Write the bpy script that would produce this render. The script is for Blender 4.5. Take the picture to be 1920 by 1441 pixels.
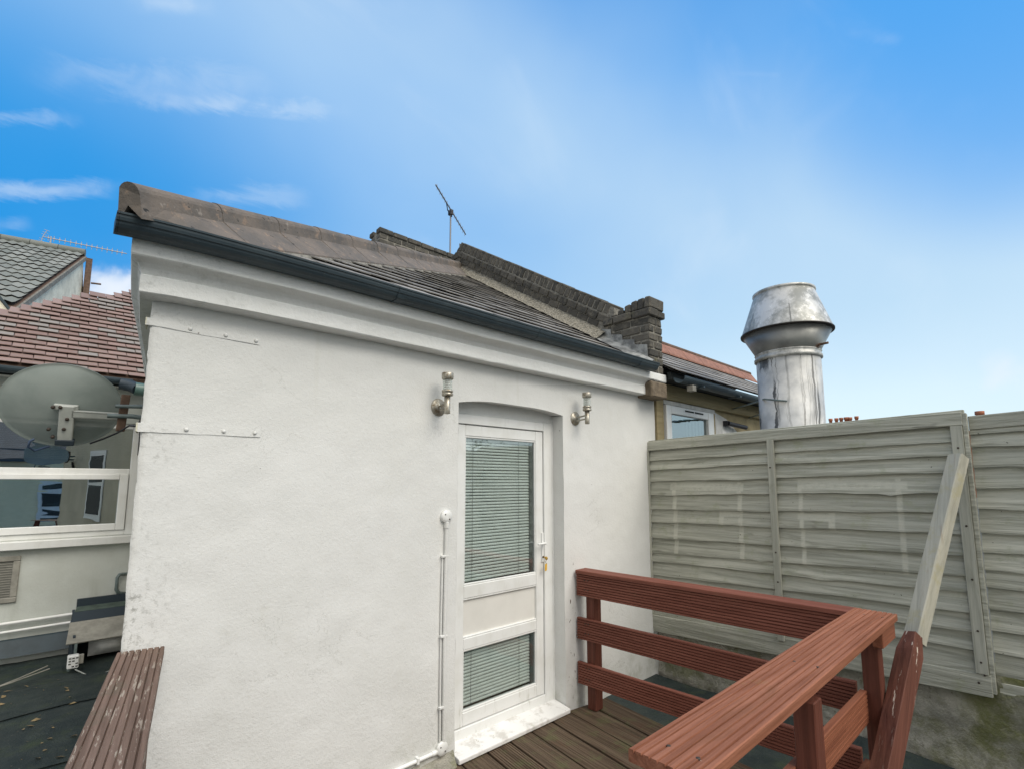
import bpy, bmesh, math, random
from mathutils import Vector, Matrix, noise
random.seed(7)
for o in list(bpy.data.objects): bpy.data.objects.remove(o)
S = bpy.context.scene
COL = S.collection
# ------------------------------------------------------------------ camera
EYE = Vector((0, 0, 1.69))
FPX, CX, CY = 950.0, 960.0, 785.0          # photo pixels (1920 wide)
PIT = math.atan((902 - 785) / FPX)
AZ = math.atan((1989 - 960) / (FPX / math.cos(PIT)))
HD = Vector((math.cos(AZ), math.sin(AZ), 0)); RT = Vector((math.sin(AZ), -math.cos(AZ), 0))
FW = HD * math.cos(PIT) + Vector((0, 0, math.sin(PIT))); UP = -HD * math.sin(PIT) + Vector((0, 0, math.cos(PIT)))
cam = bpy.data.cameras.new('camera'); co = bpy.data.objects.new('camera', cam); COL.objects.link(co)
cam.sensor_width = 36; cam.lens = 36 * FPX / 1920; cam.shift_y = (CY - 720.5) / 1920
cam.clip_start = .05; cam.clip_end = 3000
co.matrix_world = Matrix(((RT.x, UP.x, -FW.x, EYE.x), (RT.y, UP.y, -FW.y, EYE.y), (RT.z, UP.z, -FW.z, EYE.z), (0, 0, 0, 1)))
S.camera = co
def ray(u, v): return RT * (u - CX) + UP * (CY - v) + FW * FPX
def AY(u, v, y): d = ray(u, v); return EYE + d * (y / d.y)
def AX(u, v, x): d = ray(u, v); return EYE + d * (x / d.x)
def AZp(u, v, z): d = ray(u, v); return EYE + d * ((z - EYE.z) / d.z)
# ------------------------------------------------------------------ sky, sun, exposure
SUNDIR = Vector((.12, -.64, .80)).normalized()
W = bpy.data.worlds.new('World'); S.world = W; W.use_nodes = True
def setup_world():
    nt = W.node_tree; N = nt.nodes; L = nt.links; N.clear()
    out = N.new('ShaderNodeOutputWorld'); bg = N.new('ShaderNodeBackground'); L.new(bg.outputs[0], out.inputs[0])
    bg.inputs[1].default_value = 0.1
    sky = N.new('ShaderNodeTexSky'); sky.sky_type = 'NISHITA'; sky.sun_disc = False
    sky.sun_elevation = math.asin(SUNDIR.z); sky.sun_rotation = math.atan2(SUNDIR.x, SUNDIR.y)
    tc = N.new('ShaderNodeTexCoord'); D = tc.outputs['Generated']
    def math_(op, a, b=None, clamp=False):
        n = N.new('ShaderNodeMath'); n.operation = op; n.use_clamp = clamp
        for i, x in enumerate((a, b)):
            if x is None: continue
            if isinstance(x, (int, float)): n.inputs[i].default_value = x
            else: L.new(x, n.inputs[i])
        return n.outputs[0]
    def dot(v):
        n = N.new('ShaderNodeVectorMath'); n.operation = 'DOT_PRODUCT'; L.new(D, n.inputs[0]); n.inputs[1].default_value = v; return n.outputs['Value']
    def rng(x, a, b, lo=0., hi=1.):
        n = N.new('ShaderNodeMapRange'); n.interpolation_type = 'SMOOTHSTEP'; L.new(x, n.inputs[0])
        n.inputs[1].default_value = a; n.inputs[2].default_value = b; n.inputs[3].default_value = lo; n.inputs[4].default_value = hi; return n.outputs[0]
    def mix(f, a, b):
        n = N.new('ShaderNodeMix'); n.data_type = 'RGBA'
        if isinstance(f, (int, float)): n.inputs[0].default_value = f
        else: L.new(f, n.inputs[0])
        for i, x in ((6, a), (7, b)):
            if isinstance(x, tuple): n.inputs[i].default_value = (*x, 1)
            else: L.new(x, n.inputs[i])
        return n.outputs[2]
    def noi(scale, detail, vec, dist=0., rough=.5):
        n = N.new('ShaderNodeTexNoise'); n.inputs['Scale'].default_value = scale; n.inputs['Detail'].default_value = detail
        n.inputs['Distortion'].default_value = dist; n.inputs['Roughness'].default_value = rough; L.new(vec, n.inputs['Vector']); return n.outputs[0]
    sx = N.new('ShaderNodeSeparateXYZ'); L.new(D, sx.inputs[0]); z = sx.outputs[2]
    r = N.new('ShaderNodeValToRGB'); L.new(z, r.inputs[0]); e = r.color_ramp.elements
    pts = [(-.02, (.66, .80, .88)), (.03, (.80, .95, 1.0)), (.14, (.70, .88, .99)), (.28, (.45, .68, .90)), (.45, (.24, .50, .86)), (.64, (.10, .38, .84)), (1., (.055, .25, .66))]
    e[0].position = 0.; e[0].color = (*pts[0][1], 1)
    e[1].position = 1.; e[1].color = (*pts[-1][1], 1)
    for p, c in pts[1:-1]:
        q = e.new(p); q.color = (*c, 1)
    base = r.outputs[0]
    # deeper blue away from the pale side of the sky
    left = rng(dot(tuple((-RT * .85 + HD * .5).normalized())), .60, .97, 0., .95)
    low = rng(z, .78, .42)
    base = mix(math_('MULTIPLY', left, math_('ADD', math_('MULTIPLY', low, .8), .1)), base, (.001, .285, .74))
    rb = rng(dot(tuple(ray(1960, 40).normalized())), .955, 1.0, 0., .62)
    # soft veil of high cloud: one broad diagonal band across the sky
    cvec = N.new('ShaderNodeMapping'); L.new(D, cvec.inputs[0]); cvec.inputs['Rotation'].default_value = (.3, .5, .9); cvec.inputs['Scale'].default_value = (1., 3., 2.2)
    nb = ray(900, 190).normalized().cross(ray(1900, 560).normalized()).normalized()
    dband = math_('ABSOLUTE', math_('ADD', dot(tuple(nb)), math_('MULTIPLY', math_('SUBTRACT', noi(1.6, 4, D), .5), .35)))
    veil = math_('MULTIPLY', rng(dband, .34, .0), math_('ADD', math_('MULTIPLY', noi(1.3, 4, cvec.outputs[0], .4), .42), .30))
    base = mix(veil, base, (.62, .79, .91))
    # general thin wisps everywhere
    w = rng(noi(2.2, 7, cvec.outputs[0], .5, .55), .50, .85, 0., .22)
    base = mix(w, base, (.78, .88, .97)); base = mix(rb, base, (.055, .36, .87)); base = mix(math_('MULTIPLY', left, rng(noi(2.5, 3, D), .30, .55, .55, .95)), base, (.001, .29, .76))
    # overcast sky added unseen behind the viewer to whiten wall light, very wide transition
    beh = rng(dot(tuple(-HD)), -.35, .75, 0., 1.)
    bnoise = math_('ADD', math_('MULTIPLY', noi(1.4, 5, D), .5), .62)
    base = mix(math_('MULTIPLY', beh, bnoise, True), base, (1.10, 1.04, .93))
    # small low cumulus seen between the roofs, and thin streaks on the left
    sn = N.new('ShaderNodeMapping'); L.new(D, sn.inputs[0]); sn.inputs['Scale'].default_value = (1., 1., 4.)
    n1 = noi(9, 9, sn.outputs[0], .9, .68); n2 = noi(16, 6, D, .3)
    def blob(u, v, rad, soft, amt, col, nn, k):
        d = dot(tuple(ray(u, v).normalized()))
        f = rng(math_('ADD', d, math_('MULTIPLY', math_('SUBTRACT', nn, .5), k)), math.cos(rad) - soft, math.cos(rad) + soft, 0., amt)
        return f
    for (u, v, rad, soft, amt, nn, k) in ((205, 552, .034, .0010, .95, n2, .004), (236, 562, .036, .0010, .9, n2, .004), (225, 575, .045, .0016, .8, n2, .004), (1895, 700, .016, .0006, .6, n2, .002), (1892, 712, .013, .0005, .4, n2, .002)):
        base = mix(blob(u, v, rad, soft, amt, None, nn, k), base, (.80, .87, .96))
    def streak(u0, v0, u1, v1, half, amt, k):
        a = ray(u0, v0).normalized(); b = ray(u1, v1).normalized(); c = (a + b).normalized(); nn = a.cross(b).normalized()
        d1 = math_('ABSOLUTE', math_('ADD', dot(tuple(nn)), math_('MULTIPLY', math_('SUBTRACT', n1, .5), k)))
        f1 = rng(d1, half, 0.); f2 = rng(dot(tuple(c)), math.cos(a.angle(c) * 1.15), math.cos(a.angle(c) * .3))
        t = rng(n2, .30, .62)
        return math_('MULTIPLY', math_('MULTIPLY', f1, f2), math_('MULTIPLY', math_('ADD', math_('MULTIPLY', t, .85), .15), amt * .48))
    for a in ((230, 180, 640, 212, .016, .7, .05), (-80, 362, 235, 352, .017, .8, .03), (-60, 228, 150, 222, .014, .5, .04), (350, 372, 580, 368, .022, .45, .06),
              (60, 135, 520, 165, .03, .4, .08), (240, 8, 400, 6, .016, .6, .02), (1370, 138, 1460, 142, .005, .45, .01), (1590, 60, 1690, 75, .01, .22, .02), (-40, 425, 60, 415, .012, .35, .03)):
        base = mix(streak(*a), base, (.78, .88, .97))
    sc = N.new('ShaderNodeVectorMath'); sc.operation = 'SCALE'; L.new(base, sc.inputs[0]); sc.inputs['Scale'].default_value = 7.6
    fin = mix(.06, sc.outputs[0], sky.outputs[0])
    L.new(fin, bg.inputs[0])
setup_world()
sl = bpy.data.lights.new('sun', 'SUN'); so = bpy.data.objects.new('sun', sl); COL.objects.link(so)
sl.energy = 2.05; sl.angle = math.radians(42); sl.color = (1., .93, .81)
so.rotation_euler = SUNDIR.to_track_quat('Z', 'Y').to_euler(); so.location = (-3, -5, 12)
S.view_settings.view_transform = 'Standard'; S.view_settings.look = 'None'; S.view_settings.exposure = 0.5; S.view_settings.gamma = 1
S.view_settings.use_curve_mapping = False
# ------------------------------------------------------------------ materials
class NT:
    def __init__(s, name):
        s.m = bpy.data.materials.new(name); s.m.use_nodes = True; s.t = s.m.node_tree; s.N = s.t.nodes; s.L = s.t.links
        s.b = s.N['Principled BSDF']; s.geo = s.N.new('ShaderNodeNewGeometry'); s.pos = s.geo.outputs['Position']
        s.nrm = s.geo.outputs['Normal']; s.oi = s.N.new('ShaderNodeObjectInfo')
    def set(s, n, v):
        if isinstance(v, (int, float)): s.b.inputs[n].default_value = v
        elif isinstance(v, tuple): s.b.inputs[n].default_value = (*v, 1)
        else: s.L.new(v, s.b.inputs[n])
    def map(s, scale=(1, 1, 1), rot=(0, 0, 0), vec=None):
        n = s.N.new('ShaderNodeMapping'); s.L.new(vec or s.pos, n.inputs[0]); n.inputs['Scale'].default_value = scale; n.inputs['Rotation'].default_value = rot; return n.outputs[0]
    def noise(s, scale, detail=4, rough=.5, vec=None, dist=0.):
        n = s.N.new('ShaderNodeTexNoise'); n.inputs['Scale'].default_value = scale; n.inputs['Detail'].default_value = detail
        n.inputs['Roughness'].default_value = rough; n.inputs['Distortion'].default_value = dist; s.L.new(vec or s.pos, n.inputs['Vector']); return n.outputs[0]
    def vor(s, scale, vec=None, out='Distance'):
        n = s.N.new('ShaderNodeTexVoronoi'); n.inputs['Scale'].default_value = scale; s.L.new(vec or s.pos, n.inputs['Vector']); return n.outputs[out]
    def rng(s, x, a, b, lo=0., hi=1.):
        n = s.N.new('ShaderNodeMapRange'); n.interpolation_type = 'SMOOTHSTEP'; s.L.new(x, n.inputs[0])
        for i, v in enumerate((a, b, lo, hi)): n.inputs[i + 1].default_value = v
        return n.outputs[0]
    def math(s, op, a, b=None, clamp=False):
        n = s.N.new('ShaderNodeMath'); n.operation = op; n.use_clamp = clamp
        for i, x in enumerate((a, b)):
            if x is None: continue
            if isinstance(x, (int, float)): n.inputs[i].default_value = x
            else: s.L.new(x, n.inputs[i])
        return n.outputs[0]
    def mix(s, f, a, b, blend='MIX'):
        n = s.N.new('ShaderNodeMix'); n.data_type = 'RGBA'; n.blend_type = blend
        if isinstance(f, (int, float)): n.inputs[0].default_value = f
        else: s.L.new(f, n.inputs[0])
        for i, x in ((6, a), (7, b)):
            if isinstance(x, tuple): n.inputs[i].default_value = (*x, 1)
            else: s.L.new(x, n.inputs[i])
        return n.outputs[2]
    def bump(s, h, dist=.01, strength=1.):
        n = s.N.new('ShaderNodeBump'); n.inputs['Distance'].default_value = dist; n.inputs['Strength'].default_value = strength
        s.L.new(h, n.inputs['Height']); s.L.new(n.outputs[0], s.b.inputs['Normal'])
    def sep(s):
        n = s.N.new('ShaderNodeSeparateXYZ'); s.L.new(s.pos, n.inputs[0]); return n.outputs
    def along(s, d):
        n = s.N.new('ShaderNodeVectorMath'); n.operation = 'DOT_PRODUCT'; s.L.new(s.pos, n.inputs[0]); n.inputs[1].default_value = d; return n.outputs['Value']
    def rnd(s): return s.oi.outputs['Random']
    def box(s, x, a, b, soft):
        return s.math('MULTIPLY', s.rng(x, a - soft, a + soft), s.rng(x, b + soft, b - soft))
M = {}
def simple(name, col, rough=.6, metal=0., var=.0, scale=8, bump=None, spec=.5):
    t = NT(name)
    if var:
        f = t.noise(scale, 6, .6); c = tuple(x * (1 - var) for x in col); c2 = tuple(min(1, x * (1 + var)) for x in col)
        t.set('Base Color', t.mix(t.rng(f, .3, .7), c, c2))
    else: t.set('Base Color', col)
    t.set('Roughness', rough); t.set('Metallic', metal); t.set('Specular IOR Level', spec)
    if bump: t.bump(t.noise(bump[0], 5, .6), bump[1])
    M[name] = t.m; return t
def make_materials():
    # painted render
    t = NT('white_render'); x, y, z = t.sep()
    base = t.mix(t.rng(t.noise(1.3, 6, .6), .3, .7), (.675, .68, .662), (.73, .735, .725))
    base = t.mix(t.rng(t.noise(5.5, 8, .65), .58, .80, 0, .45), base, (.60, .60, .56))
    vs = t.noise(1., 6, .6, t.map((9, 9, .8)))
    base = t.mix(t.math('MULTIPLY', t.rng(vs, .56, .8, 0, .4), t.rng(z, .8, 0.)), base, (.52, .51, .46))
    # grime along the left corner and near the deck
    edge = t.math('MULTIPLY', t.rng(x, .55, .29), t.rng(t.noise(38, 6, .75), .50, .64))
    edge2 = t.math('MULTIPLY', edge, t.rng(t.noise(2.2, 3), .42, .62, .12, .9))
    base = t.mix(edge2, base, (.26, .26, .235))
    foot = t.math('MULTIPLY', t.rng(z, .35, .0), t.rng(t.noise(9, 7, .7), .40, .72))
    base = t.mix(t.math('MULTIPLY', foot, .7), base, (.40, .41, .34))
    spots = t.rng(t.noise(26, 2, .5), .785, .80)
    base = t.mix(t.math('MULTIPLY', spots, .85), base, (.13, .10, .08))
    ck = t.math('ABSOLUTE', t.math('SUBTRACT', t.noise(1.7, 7, .62, None, .6), .5)); ckm = t.math('MULTIPLY', t.rng(ck, .0035, .0012), t.rng(t.noise(1.1, 2, .5, t.map((1, 1, 1), (0, 0, 1))), .50, .62))
    base = t.mix(t.math('MULTIPLY', ckm, .32), base, (.36, .36, .33))
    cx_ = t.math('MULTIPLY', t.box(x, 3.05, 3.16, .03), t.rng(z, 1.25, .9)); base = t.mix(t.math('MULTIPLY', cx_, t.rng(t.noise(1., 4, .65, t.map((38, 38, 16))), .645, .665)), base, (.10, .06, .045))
    drip = t.math('MULTIPLY', t.rng(t.noise(1., 5, .6, t.map((14, 14, .5))), .58, .75, 0, .45), t.rng(z, 1.9, 2.5)); base = t.mix(drip, base, (.60, .60, .55))
    pit = t.rng(t.noise(95, 3, .6), .60, .70)
    base = t.mix(t.math('MULTIPLY', pit, .22), base, (.45, .45, .42))
    t.set('Base Color', base); t.set('Roughness', .75); t.set('Specular IOR Level', .3)
    h = t.math('ADD', t.math('MULTIPLY', t.noise(70, 6, .65), .6), t.math('ADD', t.math('MULTIPLY', t.noise(7, 3), .9), t.math('MULTIPLY', t.noise(190, 3), .25)))
    rough_low = t.rng(z, 1.0, .2, .75, 1.15)
    t.bump(t.math('MULTIPLY', h, rough_low), .0042); M['white_render'] = t.m
    t = NT('cornice_paint'); x, y, z = t.sep()
    base = t.mix(t.rng(t.noise(3, 7, .65), .3, .75), (.84, .85, .84), (.76, .77, .75))
    base = t.mix(t.rng(t.noise(16, 7, .7, t.map((.5, 1, 1.6))), .60, .74, 0, .35), base, (.48, .48, .45))
    base = t.mix(t.math('MULTIPLY', t.rng(x, .9, .15), t.rng(t.noise(14, 7, .7), .50, .66, 0, .45)), base, (.34, .35, .33))
    t.set('Base Color', base); t.set('Roughness', .7); t.bump(t.noise(34, 7, .65), .005); M['cornice_paint'] = t.m
    t = NT('dull_render')
    base = t.mix(t.rng(t.noise(2, 6, .6), .3, .7), (.60, .63, .60), (.50, .52, .48)); base = t.mix(t.rng(t.noise(1., 6, .6, t.map((6, 6, .7))), .55, .8, 0, .5), base, (.36, .38, .33))
    t.set('Base Color', base); t.set('Roughness', .8); t.bump(t.noise(50, 5), .003); M['dull_render'] = t.m
    t = NT('white_upvc'); x, y, z = t.sep(); base = t.mix(t.rng(t.noise(7, 5), .4, .75), (.79, .80, .79), (.72, .725, .70)); base = t.mix(t.math('MULTIPLY', t.rng(z, .5, .0, .15, .8), t.rng(t.noise(1., 6, .7, t.map((22, 22, 5))), .52, .70)), base, (.44, .43, .37)); t.set('Base Color', base); t.set('Roughness', .32); M['white_upvc'] = t.m
    t = NT('door_panel'); base = t.mix(t.rng(t.noise(7, 5), .4, .75), (.74, .73, .69), (.69, .68, .64)); t.set('Base Color', base); t.set('Roughness', .35); M['door_panel'] = t.m
    t = NT('threshold_paint'); base = t.mix(t.math('MAXIMUM', t.rng(t.noise(24, 6, .7), .64, .68), t.math('MULTIPLY', t.rng(t.noise(9, 7, .7), .48, .66), .45)), (.80, .80, .79), (.30, .27, .22)); t.set('Base Color', base); t.set('Roughness', .5); t.bump(t.noise(30, 4), .003); M['threshold_paint'] = t.m
    simple('blind_slat', (.78, .82, .80), .45, 0, .05)
    simple('dark_gap', (.02, .025, .025), .8)
    simple('spacer', (.10, .11, .11), .5)
    # glass
    for nm, refl, tint in (('door_glass', .17, (.92, .945, .935)), ('window_glass', .55, (.40, .48, .48)), ('small_glass', .35, (.40, .47, .46))):
        m = bpy.data.materials.new(nm); m.use_nodes = True; n = m.node_tree.nodes; l = m.node_tree.links; n.clear()
        o = n.new('ShaderNodeOutputMaterial'); mx = n.new('ShaderNodeMixShader'); tr = n.new('ShaderNodeBsdfTransparent'); gl = n.new('ShaderNodeBsdfGlossy')
        tr.inputs[0].default_value = (*tint, 1); gl.inputs[1].default_value = .01; mx.inputs[0].default_value = refl; gl.inputs[0].default_value = (.9, .96, .97, 1)
        tx = n.new('ShaderNodeTexNoise'); tx.inputs['Scale'].default_value = 2.; bp = n.new('ShaderNodeBump'); bp.inputs['Distance'].default_value = .0025
        l.new(tx.outputs[0], bp.inputs['Height']); l.new(bp.outputs[0], gl.inputs['Normal'])
        l.new(tr.outputs[0], mx.inputs[1]); l.new(gl.outputs[0], mx.inputs[2]); l.new(mx.outputs[0], o.inputs[0]); M[nm] = m
    t = NT('clear_glass'); n = t.N; mx = n.new('ShaderNodeMixShader'); tr = n.new('ShaderNodeBsdfTransparent'); tr.inputs[0].default_value = (.93, .95, .94, 1); mx.inputs[0].default_value = .16; t.set('Base Color', (.8, .82, .8)); t.set('Roughness', .12); t.L.new(tr.outputs[0], mx.inputs[1]); t.L.new(t.b.outputs[0], mx.inputs[2]); t.L.new(mx.outputs[0], n['Material Output'].inputs[0]); M['clear_glass'] = t.m
    # gutter
    t = NT('gutter_plastic'); base = t.mix(t.rng(t.noise(6, 6, .6), .35, .75), (.030, .050, .064), (.052, .075, .088))
    base = t.mix(t.rng(t.noise(40, 5, .7), .66, .74, 0, .5), base, (.16, .17, .16)); t.set('Base Color', base); t.set('Roughness', .55); M['gutter_plastic'] = t.m
    # slates
    t = NT('slate'); r = t.rnd(); base = t.mix(r, (.16, .153, .145), (.31, .295, .275))
    base = t.mix(t.rng(t.noise(13, 7, .7), .50, .68, 0, .7), base, (.33, .32, .295)); base = t.mix(t.rng(t.noise(30, 4, .6), .6, .7, 0, .7), base, (.075, .08, .085))
    t.set('Base Color', base); t.set('Roughness', .8); t.set('Specular IOR Level', .3); t.bump(t.noise(30, 6, .6), .004); M['slate'] = t.m
    t = NT('hip_tile'); base = t.mix(t.rng(t.noise(5, 6, .6), .3, .7), (.18, .148, .122), (.105, .095, .085))
    base = t.mix(t.rng(t.noise(17, 6, .7, t.map((1, 1, 1))), .56, .66, 0, .9), base, (.255, .185, .135)); base = t.mix(t.rng(t.noise(17, 4, .6, t.map((1, 1, 2))), .655, .68), base, (.03, .03, .028))
    base = t.mix(t.rng(t.noise(12, 5, .6), .64, .72, 0, .7), base, (.33, .29, .25))
    t.set('Base Color', base); t.set('Roughness', .85); t.bump(t.noise(40, 6, .6), .005); M['hip_tile'] = t.m
    t = NT('red_tile'); r = t.rnd(); base = t.mix(r, (.225, .150, .130), (.30, .21, .185)); base = t.mix(t.rng(t.math('FRACT', t.math('MULTIPLY', r, 17.3)), .72, .80), base, (.27, .245, .225))
    base = t.mix(t.rng(t.noise(11, 7, .65), .48, .72, 0, .5), base, (.25, .215, .19)); t.set('Base Color', base); t.set('Roughness', .9); t.bump(t.noise(45, 5), .005); M['red_tile'] = t.m
    t = NT('dark_tile'); r = t.rnd(); base = t.mix(r, (.185, .20, .185), (.26, .27, .25)); base = t.mix(t.rng(t.noise(3, 7, .65), .52, .7, 0, .7), base, (.20, .21, .18))
    t.set('Base Color', base); t.set('Roughness', .95); t.set('Specular IOR Level', .1); t.bump(t.noise(20, 5), .01); M['dark_tile'] = t.m
    # brick
    t = NT('dark_brick'); r = t.rnd(); base = t.mix(r, (.066, .065, .060), (.125, .117, .102)); base = t.mix(t.rng(t.noise(14, 7, .7), .46, .68, 0, .75), base, (.19, .175, .145))
    base = t.mix(t.rng(t.noise(9, 5, .6), .62, .74, 0, .55), base, (.17, .165, .10)); base = t.mix(t.rng(t.noise(26, 5, .7), .60, .7, 0, .8), base, (.03, .03, .03))
    t.set('Base Color', base); t.set('Roughness', .95); t.set('Specular IOR Level', .15); t.bump(t.noise(70, 6, .7), .008); M['dark_brick'] = t.m
    t = NT('mortar'); base = t.mix(t.rng(t.noise(20, 6, .7), .4, .6), (.15, .143, .125), (.26, .245, .21)); t.set('Base Color', base); t.set('Roughness', .95); t.bump(t.noise(60, 5), .006); M['mortar'] = t.m
    t = NT('gravel_mortar'); base = t.mix(t.rng(t.noise(55, 4, .7), .38, .62), (.13, .12, .095), (.40, .37, .30)); t.set('Base Color', base); t.set('Roughness', .95); t.bump(t.noise(60, 5, .7), .02); M['gravel_mortar'] = t.m
    t = NT('lead'); base = t.mix(t.rng(t.noise(11, 6, .65), .38, .62), (.14, .145, .145), (.34, .35, .34)); t.set('Base Color', base); t.set('Roughness', .6); t.bump(t.noise(16, 5), .01); M['lead'] = t.m
    # timber
    def wood(name, d, c1, c2, c3, rough=.7, fine=55., moss=None, bumpd=.003, extra=None, peel=None):
        t = NT(name); d = Vector(d).normalized()
        q = d.to_track_quat('X', 'Z').inverted().to_euler()
        v0 = t.N.new('ShaderNodeVectorRotate'); v0.rotation_type = 'EULER_XYZ'; t.L.new(t.pos, v0.inputs[0]); v0.inputs['Rotation'].default_value = q
        off = t.N.new('ShaderNodeVectorMath'); off.operation = 'ADD'; t.L.new(v0.outputs[0], off.inputs[0])
        cb = t.N.new('ShaderNodeCombineXYZ'); t.L.new(t.math('MULTIPLY', t.rnd(), 13.), cb.inputs[0]); t.L.new(t.math('MULTIPLY', t.rnd(), 7.), cb.inputs[1]); t.L.new(cb.outputs[0], off.inputs[1])
        v = t.map((1.3, fine, fine), vec=off.outputs[0]); g = t.noise(1., 6, .65, v, .3)
        v2 = t.map((1.6, 12, 12), vec=off.outputs[0]); g2 = t.noise(1., 4, .6, v2, 1.6)
        base = t.mix(t.rng(g, .32, .68), c1, c2); base = t.mix(t.rng(g2, .55, .72, 0, .6), base, c3)
        base = t.mix(t.math('MULTIPLY', t.rnd(), .28), base, tuple(x * .6 for x in c1))
        kn = t.noise(1., 3, .5, t.map((3., 9., 9.), vec=off.outputs[0])); base = t.mix(t.rng(kn, .70, .76, 0, .5), base, tuple(x * .45 for x in c1))
        if moss: base = t.mix(t.rng(t.noise(7, 7, .7), moss[1], moss[1] + .16, 0, moss[2]), base, moss[0])
        if peel: pv = t.noise(1., 6, .7, t.map(peel[3], vec=off.outputs[0])); lg = t.noise(1.6, 3, .5); base = t.mix(t.math('MULTIPLY', t.rng(pv, peel[1], peel[1] + .03), t.rng(lg, .38, .58, .15, peel[2])), base, peel[0])
        if extra: base = extra(t, base)
        t.set('Base Color', base); t.set('Roughness', rough); t.set('Specular IOR Level', .25)
        t.bump(t.math('ADD', g, t.math('MULTIPLY', g2, .8)), bumpd); M[name] = t.m; return t
    def chips(col, lo, hi, amt=.8):
        def f(t, b): return t.mix(t.rng(t.noise(60, 6, .75, t.map((1, .35, 1))), lo, hi, 0, amt), b, col)
        return f
    wood('deck_wood', (.11, 1, 0), (.062, .042, .027), (.150, .108, .074), (.125, .064, .038), .75, 45, ((.105, .112, .050), .50, .55), .004, chips((.36, .33, .26), .74, .78))
    wood('stain_wood_y', (0, 1, 0), (.155, .050, .033), (.25, .092, .064), (.19, .072, .048), .6, 60, ((.22, .12, .07), .58, .5), .0008, chips((.50, .36, .28), .70, .74, .8))
    wood('stain_wood_x', (1, 0, 0), (.21, .076, .040), (.38, .158, .094), (.20, .088, .046), .75, 44, ((.30, .19, .075), .60, .55), .004, chips((.50, .36, .27), .67, .72, .85))
    wood('stain_wood_z', (0, 0, 1), (.095, .031, .020), (.16, .054, .036), (.08, .028, .02), .6, 60, None, .0025)
    wood('stain_board_x', (1, 0, 0), (.19, .066, .036), (.30, .115, .065), (.17, .06, .034), .55, 60, None, .001)
    wood('worn_plank', (.16, 1, 0), (.125, .080, .058), (.225, .150, .115), (.10, .066, .048), .75, 40, ((.13, .115, .08), .54, .5), .005, None, ((.42, .36, .29), .57, .75, (8, 60, 60)))
    def marks(t, b):
        x, y, z = t.sep(); f = None
        def px(u, v): p = AX(u, v, 4.25); return p.y, p.z
        for (u0, v0, u1, v1) in ((1262, 905, 1272, 1035), (1258, 907, 1393, 918), (1383, 905, 1396, 1048), (1350, 958, 1357, 982), (1350, 958, 1390, 967),
                                 (1497, 900, 1512, 1056), (1497, 903, 1700, 914), (1680, 898, 1703, 1075), (1497, 964, 1562, 974), (1555, 962, 1566, 992)):
            ya, za = px(u0, v0); yb, zb = px(u1, v1); yl, yh = sorted((ya, yb)); zl, zh = sorted((za, zb))
            k = t.math('MULTIPLY', t.box(y, yl - .006, yh + .006, .007), t.box(z, zl - .008, zh + .008, .007)); f = k if f is None else t.math('MAXIMUM', f, k)
        f = t.math('MULTIPLY', f, t.rng(t.noise(24, 5, .7), .28, .62, .35, .85))
        b = t.mix(f, b, (.54, .54, .46)); dk = t.rng(t.noise(48, 2, .4), .76, .79); return t.mix(t.math('MULTIPLY', dk, .8), b, (.04, .04, .03))
    wood('fence_wood', (0, 1, 0), (.32, .325, .27), (.56, .56, .48), (.22, .225, .175), .95, 34, ((.29, .31, .20), .54, .5), .010, marks)
    wood('fence_batten', (0, 0, 1), (.34, .345, .29), (.50, .50, .43), (.28, .285, .235), .9, 36, ((.225, .235, .175), .60, .4), .004)
    wood('brace_wood', (-.75, .03, -1), (.34, .335, .28), (.50, .48, .40), (.28, .21, .15), .9, 26, ((.36, .33, .20), .50, .6), .003)
    wood('brace_red', (-.75, .03, -1), (.095, .035, .024), (.16, .062, .042), (.07, .030, .022), .7, 40, None, .004, None, ((.60, .52, .44), .60, .95, (3.5, 32, 32)))
    wood('tan_wood', (1, 0, 0), (.27, .22, .12), (.36, .30, .175), (.24, .20, .11), .75, 30, None, .003)
    # metals
    t = NT('brushed_steel'); base = t.mix(t.rng(t.noise(40, 5, .7), .45, .7), (.46, .44, .38), (.25, .19, .12)); t.set('Base Color', base); t.set('Metallic', .6); t.set('Roughness', .42); M['brushed_steel'] = t.m
    t = NT('galvanised'); x, y, z = t.sep()
    base = t.mix(t.rng(t.vor(9, None), .2, .7), (.50, .51, .51), (.40, .41, .41)); base = t.mix(t.rng(t.noise(3.2, 7, .65), .42, .66), base, (.60, .60, .58))
    wob = t.math('MULTIPLY', t.math('SUBTRACT', t.noise(6, 3), .5), .05)
    a = t.along((.84, -.54, 0)); cv = t.N.new('ShaderNodeCombineXYZ'); t.L.new(t.math('MULTIPLY', t.math('ADD', a, wob), 34.), cv.inputs[0]); t.L.new(t.math('MULTIPLY', z, .55), cv.inputs[2])
    st = t.rng(t.noise(1., 5, .6, cv.outputs[0], .2), .522, .565); lim = t.rng(t.noise(1., 2, .5, t.map((7, 7, .1))), .34, .52)
    st = t.math('MULTIPLY', t.math('MULTIPLY', st, lim), t.rng(z, 2.95, 2.85)); base = t.mix(t.math('MULTIPLY', st, .9), base, (.035, .035, .03))
    t.set('Base Color', base); t.set('Metallic', .12); t.set('Roughness', t.rng(t.noise(8, 4), .3, .7, .46, .62)); t.bump(t.noise(5, 3), .012); M['galvanised'] = t.m
    t = NT('cowl_metal'); base = t.mix(t.rng(t.noise(4.5, 7, .7), .42, .60), (.56, .56, .54), (.27, .275, .255)); base = t.mix(t.rng(t.noise(11, 6, .75), .56, .66, 0, .8), base, (.70, .70, .67))
    t.set('Base Color', base); t.set('Metallic', .25); t.set('Roughness', .48); t.bump(t.noise(5, 3), .01); M['cowl_metal'] = t.m
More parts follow.
